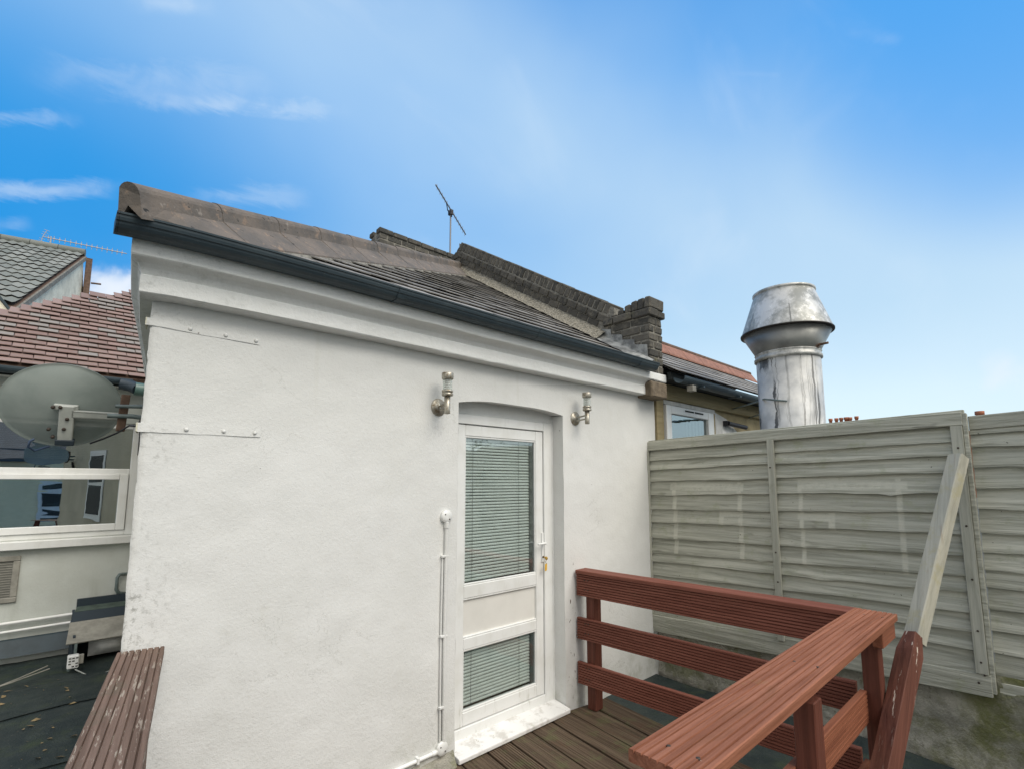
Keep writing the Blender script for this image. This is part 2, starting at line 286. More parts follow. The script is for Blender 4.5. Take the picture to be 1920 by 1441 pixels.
    t = NT('cowl_under'); base = t.mix(t.rng(t.noise(3.5, 4, .6), .4, .65), (.20, .205, .20), (.29, .295, .28)); t.set('Base Color', base); t.set('Metallic', .6); t.set('Roughness', .4); M['cowl_under'] = t.m
    simple('dark_metal', (.035, .03, .028), .6, .3); simple('aerial_metal', (.24, .24, .25), .5, .5); simple('aerial_pale', (.36, .36, .37), .5, .3)
    t = NT('dish_paint'); base = t.mix(t.rng(t.noise(4, 7, .65), .35, .7), (.31, .355, .335), (.24, .285, .27)); t.set('Base Color', base); t.set('Roughness', .5); M['dish_paint'] = t.m
    
    m = M['dish_paint']; n = m.node_tree.nodes; lk = m.node_tree.links; mx = n.new('ShaderNodeMixShader'); tr = n.new('ShaderNodeBsdfTransparent'); mx.inputs[0].default_value = .24
    lk.new(n['Principled BSDF'].outputs[0], mx.inputs[1]); lk.new(tr.outputs[0], mx.inputs[2]); lk.new(mx.outputs[0], n['Material Output'].inputs[0]); M['dish_mesh'] = m
    simple('bracket_paint', (.42, .44, .41), .45, 0, .12, 12)
    # ground-like
    t = NT('felt'); base = t.mix(t.rng(t.noise(6, 7, .7), .35, .68), (.014, .026, .027), (.036, .050, .046)); base = t.mix(t.rng(t.noise(3.3, 7, .7), .50, .70, 0, .8), base, (.045, .065, .032))
    base = t.mix(t.rng(t.noise(38, 5, .75), .64, .72, 0, .8), base, (.22, .21, .17)); t.set('Base Color', base); t.set('Roughness', .7); t.bump(t.noise(60, 6, .7), .008); M['felt'] = t.m
    simple('felt_upstand', (.035, .055, .068), .6, 0, .2, 5)
    t = NT('concrete'); x, y, z = t.sep(); base = t.mix(t.rng(t.noise(3, 8, .7), .35, .65), (.34, .33, .28), (.54, .52, .45))
    base = t.mix(t.rng(t.noise(2.2, 7, .7), .50, .66, 0, .75), base, (.19, .20, .09)); base = t.mix(t.math('MULTIPLY', t.rng(z, .33, .48), t.rng(t.noise(6, 5), .35, .6)), base, (.12, .125, .085))
    base = t.mix(t.rng(t.noise(22, 6, .7), .60, .68, 0, .6), base, (.14, .14, .10)); base = t.mix(t.math('MULTIPLY', t.rng(y, .62, .45), t.rng(t.noise(5, 7, .7), .36, .56, .2, .9)), base, (.17, .18, .06)); t.set('Base Color', base); t.set('Roughness', .95)
    t.bump(t.math('ADD', t.noise(9, 8, .7), t.math('MULTIPLY', t.noise(40, 6, .7), .5)), .035); M['concrete'] = t.m
    simple('street_ground', (.10, .10, .095), .9, 0, .2, 1.)
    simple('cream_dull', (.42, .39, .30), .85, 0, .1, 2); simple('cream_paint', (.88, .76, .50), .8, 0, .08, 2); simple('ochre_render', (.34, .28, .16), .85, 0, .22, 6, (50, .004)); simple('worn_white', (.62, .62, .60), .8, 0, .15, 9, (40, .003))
    simple('terracotta', (.27, .13, .09), .8, 0, .22, 14); simple('terracotta_pot', (.36, .13, .065), .85, 0, .2, 4); simple('roof_dark', (.075, .075, .08), .8, 0, .2, 5)
    simple('gable_render', (.74, .69, .56), .9, 0, .2, 2.5, (12, .01)); simple('rust_brown', (.13, .08, .055), .8, 0, .3, 20); simple('dark_interior', (.03, .035, .035), .8)
    simple('pvc_white', (.80, .81, .80), .4, 0, .06, 10); simple('pvc_teal', (.075, .135, .12), .4, 0, .1, 10); simple('pipe_grey', (.14, .18, .18), .5, 0, .2, 30)
    simple('hood_top', (.075, .105, .09), .7, 0, .25, 12); simple('hood_dark', (.022, .036, .05), .6); simple('hood_face', (.30, .29, .255), .7, 0, .22, 9)
    simple('cable_blue', (.04, .07, .13), .5); simple('cable_black', (.02, .02, .025), .5); simple('cable_grey', (.36, .38, .36), .6); simple('brass', (.62, .38, .08), .35, .7)
    simple('key_yellow', (.75, .42, .03), .5); simple('label_ink', (.03, .03, .03), .6); simple('leaf_brown', (.30, .22, .11), .8, 0, .3, 20); simple('strap_cream', (.62, .60, .47), .6, 0, .1, 20)
    simple('vent_mesh', (.20, .20, .18), .6, .3); simple('stone_brown', (.17, .135, .095), .9, 0, .3, 14, (50, .006)); simple('bolt_dark', (.07, .055, .045), .6, .5)
    simple('leaf_green', (.05, .09, .03), .7, 0, .3, 3); simple('bark', (.12, .09, .06), .9)
make_materials()
# ------------------------------------------------------------------ mesh tools
ROOT = {}
class MB:
    def __init__(s): s.v = []; s.f = []; s.sm = []
    def add(s, vs, fs, smooth=False):
        b = len(s.v); s.v += [Vector(p) for p in vs]; s.f += [[i + b for i in f] for f in fs]; s.sm += [smooth] * len(fs); return s
    def ob(s, o, a, b, c):            # parallelepiped: corner o and three edge vectors
        o, a, b, c = (Vector(q) for q in (o, a, b, c))
        if a.cross(b).dot(c) < 0: a, b = b, a
        vs = [o, o + a, o + a + b, o + b, o + c, o + a + c, o + a + b + c, o + b + c]
        return s.add(vs, [(3, 2, 1, 0), (4, 5, 6, 7), (0, 1, 5, 4), (1, 2, 6, 5), (2, 3, 7, 6), (3, 0, 4, 7)])
    def box(s, p, q):
        p, q = Vector(p), Vector(q); lo = Vector(map(min, p, q)); hi = Vector(map(max, p, q)); d = hi - lo
        return s.ob(lo, (d.x, 0, 0), (0, d.y, 0), (0, 0, d.z))
    def prism(s, poly, vec):
        vec = Vector(vec); poly = [Vector(p) for p in poly]; n = len(poly)
        nn = sum(((poly[i] - poly[0]).cross(poly[(i + 1) % n] - poly[0]) for i in range(1, n - 1)), Vector())
        if nn.dot(vec) < 0: poly = poly[::-1]
        vs = poly + [p + vec for p in poly]
        return s.add(vs, [tuple(range(n))[::-1], tuple(range(n, 2 * n))] + [(i, (i + 1) % n, n + (i + 1) % n, n + i) for i in range(n)])
    def sweep(s, rings, closed=True, caps=True, smooth=True):
        n = len(rings[0]); vs = [p for r in rings for p in r]; fs = []
        for k in range(len(rings) - 1):
            for i in range(n if closed else n - 1):
                j = (i + 1) % n; fs.append((k * n + i, k * n + j, (k + 1) * n + j, (k + 1) * n + i))
        s.add(vs, fs, smooth)
        if caps and closed:
            s.add(list(rings[0]), [tuple(range(n))[::-1]]); s.add(list(rings[-1]), [tuple(range(n))])
        return s
    def tube(s, pts, r, n=10, caps=True):
        pts = [Vector(p) for p in pts]; rs = r if isinstance(r, (list, tuple)) else [r] * len(pts); rings = []; up = None
        for i, p in enumerate(pts):
            t = ((pts[i + 1] - p) if i < len(pts) - 1 else (p - pts[i - 1]))
            if 0 < i < len(pts) - 1: t = (pts[i + 1] - p).normalized() + (p - pts[i - 1]).normalized()
            t.normalize()
            if up is None: up = t.orthogonal().normalized()
            else: up = (up - t * up.dot(t)).normalized()
            w = t.cross(up); rings.append([p + (up * math.cos(2 * math.pi * k / n) + w * math.sin(2 * math.pi * k / n)) * rs[i] for k in range(n)])
        return s.sweep(rings, True, caps)
    def lathe(s, o, axis, prof, n=32, caps=False):
        o = Vector(o); ax = Vector(axis).normalized(); a = ax.orthogonal().normalized(); b = ax.cross(a)
        rings = [[o + ax * h + (a * math.cos(2 * math.pi * k / n) + b * math.sin(2 * math.pi * k / n)) * r for k in range(n)] for r, h in prof]
        return s.sweep(rings, True, caps)
    def grid(s, fn, nu, nv, smooth=True, flip=False):
        vs = [fn(i / nu, j / nv) for j in range(nv + 1) for i in range(nu + 1)]; fs = []
        for j in range(nv):
            for i in range(nu):
                a = j * (nu + 1) + i; f = (a, a + 1, a + nu + 2, a + nu + 1); fs.append(f[::-1] if flip else f)
        return s.add(vs, fs, smooth)
    def mesh(s, name, off=Vector((0, 0, 0))):
        me = bpy.data.meshes.new(name); me.from_pydata([tuple(v - off) for v in s.v], [], s.f); me.polygons.foreach_set('use_smooth', s.sm)
        bm = bmesh.new(); bm.from_mesh(me); bmesh.ops.recalc_face_normals(bm, faces=bm.faces); bm.to_mesh(me); bm.free(); me.update(); return me
def thing(name, label, cat, loc, group=None):
    o = bpy.data.objects.new(name, None); COL.objects.link(o); o.location = loc; o['label'] = label; o['category'] = cat
    if group: o['group'] = group
    o.empty_display_size = .1; ROOT[o.name] = Vector(loc); return o
def bev(o, w, seg=1, ang=40):
    m = o.modifiers.new('bevel', 'BEVEL'); m.width = w; m.segments = seg; m.limit_method = 'ANGLE'; m.angle_limit = math.radians(ang); m.harden_normals = False; return o
def part(name, mb, mat, parent, bevel=0, label=None, stuff=False):
    off = ROOT[parent.name]; me = mb.mesh(name, off); o = bpy.data.objects.new(name, me); COL.objects.link(o); o.parent = parent
    me.materials.append(M[mat]); ROOT[o.name] = off
    if bevel: bev(o, bevel)
    if label: o['label'] = label
    if stuff: o['kind'] = 'stuff'
    return o
def solo(name, mb, mat, label, cat, loc, group=None, kind=None, bevel=0):
    loc = Vector(loc); me = mb.mesh(name, loc); o = bpy.data.objects.new(name, me); COL.objects.link(o); o.location = loc; me.materials.append(M[mat]); ROOT[o.name] = loc
    if label: o['label'] = label
    if cat: o['category'] = cat
    if group: o['group'] = group
    if kind: o['kind'] = kind
    if bevel: bev(o, bevel)
    return o
def place(name, me, parent, loc, rot=None, bevel=0):      # a piece sharing mesh data, world location
    o = bpy.data.objects.new(name, me); COL.objects.link(o); o.parent = parent; o.location = Vector(loc) - ROOT[parent.name]
    if rot is not None: o.rotation_euler = rot
    if bevel: bev(o, bevel)
    return o
def chamfer(L, Wd, H, c=.006, jit=0., seed=0):            # chamfered block centred on the origin, 44 triangles
    rn = random.Random(seed); hx, hy, hz = L / 2, Wd / 2, H / 2; vs = []; idx = {}
    for sx in (-1, 1):
        for sy in (-1, 1):
            for sz in (-1, 1):
                j = Vector((rn.uniform(-jit, jit), rn.uniform(-jit, jit), rn.uniform(-jit, jit)))
                for a in range(3):
                    p = [sx * (hx - (c if a != 0 else 0)), sy * (hy - (c if a != 1 else 0)), sz * (hz - (c if a != 2 else 0))]
                    idx[(sx, sy, sz, a)] = len(vs); vs.append(Vector(p) + j + Vector((rn.uniform(-jit, jit), rn.uniform(-jit, jit), rn.uniform(-jit, jit))) * .4)
    fs = []
    for a in range(3):
        b, d = (a + 1) % 3, (a + 2) % 3
        for sa in (-1, 1):
            q = []
            for sb, sd in ((-1, -1), (1, -1), (1, 1), (-1, 1)):
                k = [0, 0, 0]; k[a] = sa; k[b] = sb; k[d] = sd; q.append(idx[(*k, a)])
            fs.append(q if sa > 0 else q[::-1])
        for sb in (-1, 1):
            for sd in (-1, 1):
                q = []
                for sa, w in ((-1, b), (1, b), (1, d), (-1, d)):
                    k = [0, 0, 0]; k[a] = sa; k[b] = sb; k[d] = sd; q.append(idx[(*k, w)])
                fs.append(q if sb * sd > 0 else q[::-1])
    for sx in (-1, 1):
        for sy in (-1, 1):
            for sz in (-1, 1):
                q = [idx[(sx, sy, sz, a)] for a in range(3)]; fs.append(q if sx * sy * sz > 0 else q[::-1])
    return vs, fs
def fbm(x, y, z=0., s=1.): return noise.fractal(Vector((x * s, y * s, z * s)), 1.0, 2.0, 4)
def board(o, along, wdir, wid, thick_dir, th, n=0, gd=.004, gw=.42, seed=0):
    """grooved board: o = corner, along = full length vector, cross-section with n grooves in the face opposite to thick_dir"""
    o = Vector(o); along = Vector(along); wdir = Vector(wdir).normalized(); td = Vector(thick_dir).normalized(); pr = [(0, .003), (.003, 0)]
    if n:
        p = (wid - .012) / n
        for k in range(n):
            s0 = .006 + k * p + p * (1 - gw) / 2; s1 = s0 + p * gw; g = gd
            pr += [(s0, 0), (s0 + .0015, g), (s1 - .0015, g), (s1, 0)]
    pr += [(wid - .003, 0), (wid, .003), (wid, th), (0, th)]
    mb = MB(); ns = max(2, int(along.length / .25)); rings = []
    for k in range(ns + 1):
        t = k / ns; w = Vector((fbm(t * 2, seed, 3), fbm(t * 2, seed, 7), fbm(t * 2, seed, 11))) * .0025
        rings.append([o + along * t + wdir * a + td * b + w for a, b in pr])
    nrm = along.cross(wdir)
    if nrm.dot(td) > 0: rings = rings[::-1]
    mb.sweep(rings, True, True, False); return mb
# ================================================================== the setting
mb = MB(); mb.box((-400, -400, -3.75), (400, 400, -3.55)); solo('ground', mb, 'street_ground', None, None, (0, 0, -3.6), kind='structure')
# felt roof on which the deck and the small building stand (right of the deck and the yard side)
mb = MB(); mb.box((-6, -6, -.30), (4.24, 2.66, -.055)); mb.grid(lambda a, b: Vector((3.0 + 1.245 * a, -3 + 5.65 * b, -.05 + .02 * fbm(a * 3, b * 9, 1) + .015)), 12, 40)
solo('flat_roof', mb, 'felt', None, None, (0, 0, -.05), kind='structure')
mb = MB(); mb.box((-9, 2.66, -.4), (.32, 7.05, -.06)); mb.grid(lambda a, b: Vector((-4 + 5.2 * a, 2.7 + 4.3 * b, -.03 + .05 * fbm(a * 4, b * 5, 2))), 70, 60)
solo('felt_roof', mb, 'felt', None, None, (-1, 5, -.05), kind='structure')
# deck: one board per plank
deck = bpy.data.objects.new('deck', None); COL.objects.link(deck); deck['kind'] = 'structure'; ROOT['deck'] = Vector((0, 0, 0))
mb = MB()
for yy in (2.45, 1.95, 1.4, .8, .2, -.4): mb.box((.5, yy - .03, -.12), (3.32, yy + .03, -.0305))
part('joist', mb, 'deck_wood', deck)
dirv = Vector((-.145, -1, 0)).normalized(); perp = Vector((dirv.y, -dirv.x, 0)) * -1
gaps = [3.443, 3.236, 3.030, 2.826, 2.615, 2.418, 2.225, 2.022]
while gaps[-1] > .6: gaps.append(gaps[-1] - .203)
for i in range(len(gaps) - 1):
    x1, x0 = gaps[i] - .007, gaps[i + 1] + .007; wdt = (x1 - x0) * abs(dirv.y)
    tl = random.uniform(-.003, .003)
    b = board((x0, 2.645 if i != 0 else 2.62, tl), dirv * 3.4, perp, wdt, (0, 0, -1), .028, 9 if i in (5,) else 10, .0045 if i == 5 else .0011, .40 if i == 5 else .3, i)
    part('board', b, 'deck_wood', deck)
# ================================================================== white outbuilding
HS = Vector((math.sin(math.radians(8.6)), math.cos(math.radians(8.6)), 0))       # direction of its left side wall
out = thing('outbuilding', 'small white painted outbuilding with a white glazed door, black gutter and slate hip roof', 'building', (2.2, 3.2, 0))
WX0, WX1, WY = .302, 4.368, 2.65; ZB, ZT = -.25, 2.60
OX0, OX1 = 1.985, 3.014
def arch(x):
    t = (x - OX0) / (OX1 - OX0); return 2.207 + .037 * (1 - (2 * t - 1) ** 2) + .004 * math.sin(9 * t)
def wdisp(x, z): return -.0045 * fbm(x, z, 0, 1.6) - .0022 * fbm(x, z, 5, 7)
sidew = MB()
def wall_mesh():
    mb = MB()
    def cols(xa, xb, n): return [xa + (xb - xa) * i / n for i in range(n + 1)]
    def panel(xs, zlo, zhi, nz):
        def fn(a, b):
            i = round(a * (len(xs) - 1)); x = xs[i]; z = zlo(x) + (zhi - zlo(x)) * b; y = WY + wdisp(x, z)
            k = max(0, 1 - (x - WX0) / .03); rag = .004 * fbm(0, z, 3, 9) + .003 * fbm(0, z, 9, 40)
            if x - WX0 < .001: x = x + .004 + rag; y += .012
            elif k > 0: y += .004 * k + rag * .3
            return Vector((x, y, z))
        mb.grid(fn, len(xs) - 1, nz)
    panel([WX0, WX0 + .012, WX0 + .03] + cols(WX0 + .06, OX0, 60), lambda x: ZB, ZT, 110)
    panel(cols(OX1, WX1, 50), lambda x: ZB, ZT, 110)
    panel(cols(OX0, OX1, 40), arch, ZT, 16)
    panel(cols(OX0, OX1, 40), lambda x: ZB, .0, 8)
    # reveals and arch soffit
    for X, s in ((OX0, 1), (OX1, -1)):
        mb.grid(lambda a, b: Vector((X + s * (-.003 * fbm(a, b * 3, X, 5)), WY + wdisp(X, b * arch(X)) * (1 - a) + .13 * a, b * arch(X))), 4, 60)
    mb.grid(lambda a, b: (lambda x: Vector((x, WY + wdisp(x, arch(x)) * (1 - b) + .13 * b, arch(x) + .008 * b)))(OX0 + (OX1 - OX0) * a), 40, 3)
    # left side wall, right side and the far wall, so the building is a solid thing
    sidew.grid(lambda a, b: (lambda P, z: Vector((P.x + .005 + .004 * fbm(0, z, 3, 9) * (1 - a), P.y, z)))(Vector((WX0, WY + .012, 0)) + HS * 5.9 * a, ZB + (ZT - ZB) * b), 20, 110)
    mb.box((WX1 - .1, WY + .14, ZB), (WX1 - .002, 8.4, ZT)); mb.box((1.25, 8.3, ZB), (WX1 - .11, 8.4, ZT))
    mb.box((WX0 + .12, WY + .14, ZB), (OX0 - .01, WY + .24, ZT)); mb.box((OX1 + .01, WY + .14, ZB), (WX1 - .11, WY + .24, ZT)); mb.box((OX0 - .009, WY + .14, 2.26), (OX1 + .009, WY + .24, ZT))
    return mb
wall = part('wall', wall_mesh(), 'white_render', out)
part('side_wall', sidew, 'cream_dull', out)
P_ = Vector((WX0 - .012, WY, 1.15)) + HS * 1.7; sw_ = part('side_window', MB().ob(P_, HS * .8, (.01, 0, 0), (0, 0, 1.0)), 'white_upvc', out)
for dz in (.07, .54): part('pane', MB().ob(P_ + HS * .07 + Vector((-.004, 0, dz)), HS * .66, (.003, 0, 0), (0, 0, .40)), 'dark_interior', sw_)
def droop(x): return -.026 * math.exp(-(max(x, .15) - .15) / .28)
# mitred sweep of a profile round the left corner: profile = (outward offset from the wall face, z)
def corner_sweep(prof, wob=0., back=5.6, xr=WX1, n_back=14, n_front=60, ks=.66):
    c = Vector((WX0, WY, 0)); out_side = Vector((-HS.y, HS.x, 0)) * ks; rings = []
    m = Vector((-ks, -1, 0))
    def wv(s, k): return wob * fbm(s, k * .35, 2, 2.2) + wob * .35 * fbm(s, k * .5, 8, 9)
    for i in range(n_back): s = back * (1 - i / n_back); rings.append([c + HS * s + out_side * (o + wv(-s, k)) + Vector((0, 0, z - .02 + wv(-s, k + 9))) for k, (o, z) in enumerate(prof)])
    rings.append([c + m * o + Vector((0, 0, z + droop(.2) * .8 + wv(0, k + 9))) for k, (o, z) in enumerate(prof)])
    for i in range(1, n_front + 1): s = (xr - WX0) * i / n_front; rings.append([c + Vector((s, -(o + wv(s, k)), z + droop(WX0 + s) * .8 + wv(s, k + 9))) for k, (o, z) in enumerate(prof)])
    return MB().sweep(rings, True, True, False)
CP = [(-.05, 2.490), (.0, 2.492), (.080, 2.496), (.085, 2.501), (.084, 2.573), (.079, 2.577), (.092, 2.604), (.108, 2.618), (.146, 2.630), (.151, 2.635), (.151, 2.698), (.146, 2.703), (-.05, 2.712)]
part('cornice', corner_sweep(CP, .0025, xr=WX1 - .015), 'cornice_paint', out)
# gutter: deep moulded section
GP = [(.155, 2.712), (.172, 2.704), (.196, 2.703), (.216, 2.709), (.230, 2.721), (.238, 2.738), (.241, 2.752), (.2425, 2.7535), (.2475, 2.756), (.252, 2.774), (.2535, 2.790), (.2585, 2.792), (.260, 2.804), (.256, 2.807), (.250, 2.802), (.246, 2.780), (.205, 2.722), (.172, 2.714), (.160, 2.790), (.155, 2.790)]
GP = [(o, 2.692 + (z - 2.703) * .62 + .012) for o, z in GP]
GXL = .150
mb = MB(); rings = []
for i in range(41):
    X = GXL + (4.06 - GXL) * i / 40; rings.append([Vector((X, WY - o - .002 + .0015 * fbm(X, 5, 1, 2), z - .012 + .003 * fbm(X, 3, 1, 1.2) + droop(X))) for k, (o, z) in enumerate(GP)])
mb.sweep(rings, True, True, False); gut = part('gutter', mb, 'gutter_plastic', out)
mb = MB(); mb.prism([(GXL - .010, WY - o, z - .012 - .026) for o, z in GP[:14]] + [(GXL - .010, WY - .157, 2.72)], (.0095, 0, 0)); part('stop_end', mb, 'gutter_plastic', gut)
def gutter_joint(x, w=.05):
    mb = MB(); pr = [(o + .005 if o > .2 else o + .002, z - .012 + (-.003 if z < 2.72 else 0)) for o, z in GP[:14]]
    outer = [(o, z) for o, z in pr]; inner = [(o - .01, z + .004) for o, z in pr][::-1]; pr = outer + inner
    mb.prism([(x - w / 2, WY - o, z) for o, z in pr], (w, 0, 0)); return mb
for x in (1.40, 2.52, 3.80): part('gutter_joint', gutter_joint(x, .045), 'gutter_plastic', gut)
mb = MB(); mb.prism([(4.055, WY - o, z - .012) for o, z in GP], (.012, 0, 0)); part('stop_end', mb, 'gutter_plastic', gut)
# ---- roof
SL = .615; RY0, RZ0 = 2.44, 2.708
def rz(y): return RZ0 + SL * (y - RY0)
HA = Vector((.215, 2.43, 2.738)); HB = Vector((4.10, 5.50, rz(5.50) + .03)); HDV = (HB - HA)
def hip_x_at(y): return HA.x + (y - HA.y) / (HB.y - HA.y) * (HB.x - HA.x)
mb = MB(); e = .03
lt = Vector((WX0, WY, 0)) + HS * 5.7 + Vector((-HS.y, HS.x, 0)) * .15
top_end = Vector((4.10, 8.2, HB.z - .05))
ye = 2.515
mb.add([(HA.x + .1, ye, rz(ye) - e), (4.08, ye, rz(ye) - e), (4.10, 5.5, rz(5.5) - e), (HA.x + .1, ye, rz(ye) - .05), (4.08, ye, rz(ye) - .05), (4.10, 5.5, rz(5.5) - .14)], [(0, 1, 2), (3, 5, 4), (0, 3, 4, 1), (1, 4, 5, 2)])
mb.add([(HA.x + .1, ye, rz(ye) - e), (4.10, 5.5, rz(5.5) - e), (4.10, 8.2, rz(5.5) - e), (lt.x + .05, lt.y, RZ0 + .02)], [(0, 1, 2, 3)])
roof = part('roof', mb, 'slate', out)
rn = random.Random(3)
ang = math.atan(SL); up = Vector((0, math.cos(ang), math.sin(ang))); nr = Vector((0, -math.sin(ang), math.cos(ang)))
gauge, sw = .178, .262; ncr = int((5.45 - RY0) / math.cos(ang) / gauge) + 1
smesh = []
for k in range(6):
    r2 = random.Random(k); m_ = MB(); h = .355; j = lambda s: r2.uniform(-s, s)
    w0 = sw - .006
    pts = [(-w0 / 2 + j(.002), j(.004), 0), (w0 / 2 + j(.002), j(.004), 0), (w0 / 2, h, 0), (-w0 / 2, h, 0)]
    if k == 4: pts = [(-w0 / 2, .0, 0), (w0 / 2 - .05, .0, 0), (w0 / 2, .04, 0), (w0 / 2, h, 0), (-w0 / 2, h, 0)]
    m_.prism(pts, (0, 0, .007)); smesh.append(m_.mesh('slate')); smesh[-1].materials.append(M['slate'])
cnt = 0
for c in range(ncr):
    base_y = RY0 - .035 + c * gauge * math.cos(ang)
    xs = hip_x_at(base_y) + .02; off = (c % 2) * sw / 2
    n0 = math.floor((xs - off) / sw); x = n0 * sw + off
    while x < 4.06:
        if x + sw > xs + .05 and x > .18:
            xx = x + sw / 2; s0 = c * gauge - (.0 if c == 0 else .04)
            p = Vector((xx, RY0, RZ0)) + up * s0 + nr * (.003 + rn.uniform(0, .004))
            if x + sw > 4.075: pass
            tilt = .088 + rn.uniform(-.012, .012)
            o = bpy.data.objects.new('slate', rn.choice(smesh)); COL.objects.link(o); o.parent = roof
            o.location = p - ROOT[roof.name]; o.rotation_euler = (ang - tilt, rn.uniform(-.006, .006), rn.uniform(-.012, .012))
            if x + sw > 4.06: o.scale.x = max(.15, (4.06 - x) / sw); o.location.x -= (1 - o.scale.x) * sw / 2
            if c > 0 or True: o.location += nr * .012
            cnt += 1
        x += sw
print('slates', cnt)
# hip tiles: rounded roll with a wing lying on each slope
hd = HDV.normalized(); side_n = Vector((-1, .0, 0))
wingF = (Vector((1, 0, 0)) - hd * hd.dot(Vector((1, 0, 0)))).normalized()        # lies in the front slope
wf = (up * 0 + Vector((1, 0, 0))); wf = (wf - hd * wf.dot(hd)).normalized()
ln = Vector((-SL * 1.0, 0, 1)).normalized(); wl = hd.cross(Vector((-.55, .1, .83)).normalized()).normalized()
if wl.x > 0: wl = -wl
TL = .47; nt_ = int(HDV.length / TL) + 1; hn = (wf.cross(hd)).normalized(); hn = hn if hn.z > 0 else -hn
for k in range(nt_):
    s0 = k * TL - .06; s1 = min(s0 + TL - .003, HDV.length + .02); lift = .0
    if s1 - s0 < .1: continue
    a = HA + hd * s0 + Vector((0, 0, .059 + rn.uniform(-.002, .002))); b = HA + hd * s1 + Vector((0, 0, .055 + rn.uniform(-.002, .002)))
    mb = MB(); R = .048; rings = []
    for f_ in ((0, .12, .25, .4, .6, .8, 1) if k < 2 else (0, 1)):
        P = a + (b - a) * f_; wF = min(.205, max(.062, (P.y - 2.418) / max(.01, -wf.y))); wL = min(.12, max(.056, (P.x - .165) / max(.01, -wl.x)))
        Q = P + wf * wF; Q.z = max(P.z - .010 - .68 * wF, rz(Q.y) + .036); prof = [Q - Vector((0, 0, .018)), Q, P - Vector((0, 0, -.008)) + wf * R * 1.15]
        upv = wf.cross(hd).normalized(); upv = upv if upv.z > 0 else -upv
        for q in range(9):
            t = math.pi * (.10 + .80 * q / 8); prof.append(P + Vector((0, 0, .028)) + wf * R * math.cos(t) + upv * R * math.sin(t) * 1.05)
        prof += [P - Vector((0, 0, -.008)) + wl * R * 1.15, P - Vector((0, 0, .012)) + wl * wL - Vector((0, 0, .03)), P - Vector((0, 0, .03)) + wl * wL - Vector((0, 0, .036)), P + Vector((0, 0, -.014))]
        rings.append(prof)
    mb.sweep(rings, True, True, False); t = part('hip_tile', mb, 'hip_tile', roof)
    for p_ in t.data.polygons: p_.use_smooth = False
    # mortar bedding roll under the wing edge
mb = MB(); rings = []
for k in range(46):
    s = .62 + k / 45 * (HDV.length - .62); P = HA + hd * s + wf * .205 + Vector((0, 0, .022)); w_ = .006 * fbm(s, 1, 1, 6); P = Vector((P.x, P.y, rz(P.y) + .022))
    rings.append([P + wf * (.016 + w_) - Vector((0, 0, .03)), P + wf * (.004 + w_) + Vector((0, 0, .004)), P - wf * .05 + Vector((0, 0, .008)), P - wf * .05 - Vector((0, 0, .04))])
mb.sweep(rings, True, True, True); part('mortar_bed', mb, 'mortar', roof)
# ---- door
DY = 2.755
door = part('door', MB().ob((2.076 + .07, DY + .012, .19), (.72, 0, 0), (0, .01, 0), (0, 0, .01)), 'white_upvc', out)
def dp(name, boxes, mat, bevel=.003, label=None):
    mb = MB()
    for a, b in boxes: mb.box(a, b)
    return part(name, mb, mat, door, bevel, label)
FX0, FX1, LX0, LX1, GX0, GX1 = 2.000, 2.995, 2.062, 2.902, 2.136, 2.794
dp('gasket', [((LX1 - .004, DY + .022, .12), (LX1 + .006, DY + .05, 2.085)), ((LX0, DY + .022, 2.079), (LX1, DY + .05, 2.087))], 'dark_gap', 0)
dp('outer_frame', [((FX0, DY, .045), (LX0 - .002, DY + .07, 2.155)), ((LX1 + .005, DY, .045), (FX1, DY + .07, 2.155)), ((LX0 - .002, DY + .0005, 2.085), (LX1 + .005, DY + .07, 2.1545)), ((LX0 - .002, DY + .0005, .046), (LX1 + .005, DY + .07, .118))], 'white_upvc', .004)
dp('head_board', [((OX0 - .005, DY + .012, 2.157), (OX1 + .005, DY + .04, 2.30))], 'cornice_paint', 0)
dp('trim', [((FX1 + .001, DY + .004, .05), (OX1 + .01, DY + .03, 2.2))], 'white_upvc', .004)
LY = DY + .010
dp('stile', [((LX0, LY, .122), (GX0, LY + .06, 2.081))], 'white_upvc', .004); dp('stile', [((GX1 + .03, LY, .122), (LX1, LY + .06, 2.081))], 'white_upvc', .004)
for z0, z1 in ((2.004, 2.081), (.918, 1.002), (.592, .664), (.122, .205)):
    dp('rail', [((GX0 + .0005, LY + .0006, z0), (GX1 + .0295, LY + .06, z1))], 'white_upvc', .004)
    for zz, sg in ((z0, -1), (z1, 1)):
        if (z0, sg) in ((2.004, 1), (.122, -1)): continue
        dp('bead', [((GX0, LY + .004, zz), (GX1 + .03, LY + .02, zz + sg * .012))], 'white_upvc', .003)
for z0, z1 in ((1.014, 1.992), (.217, .580)):
    dp('bead', [((GX0, LY + .005, z0), (GX0 + .010, LY + .02, z1))], 'white_upvc', .003); dp('bead', [((GX1 + .020, LY + .005, z0), (GX1 + .03, LY + .02, z1))], 'white_upvc', .003)
dp('panel', [((GX0, LY + .018, .66), (GX1 + .03, LY + .03, .922))], 'door_panel', 0)
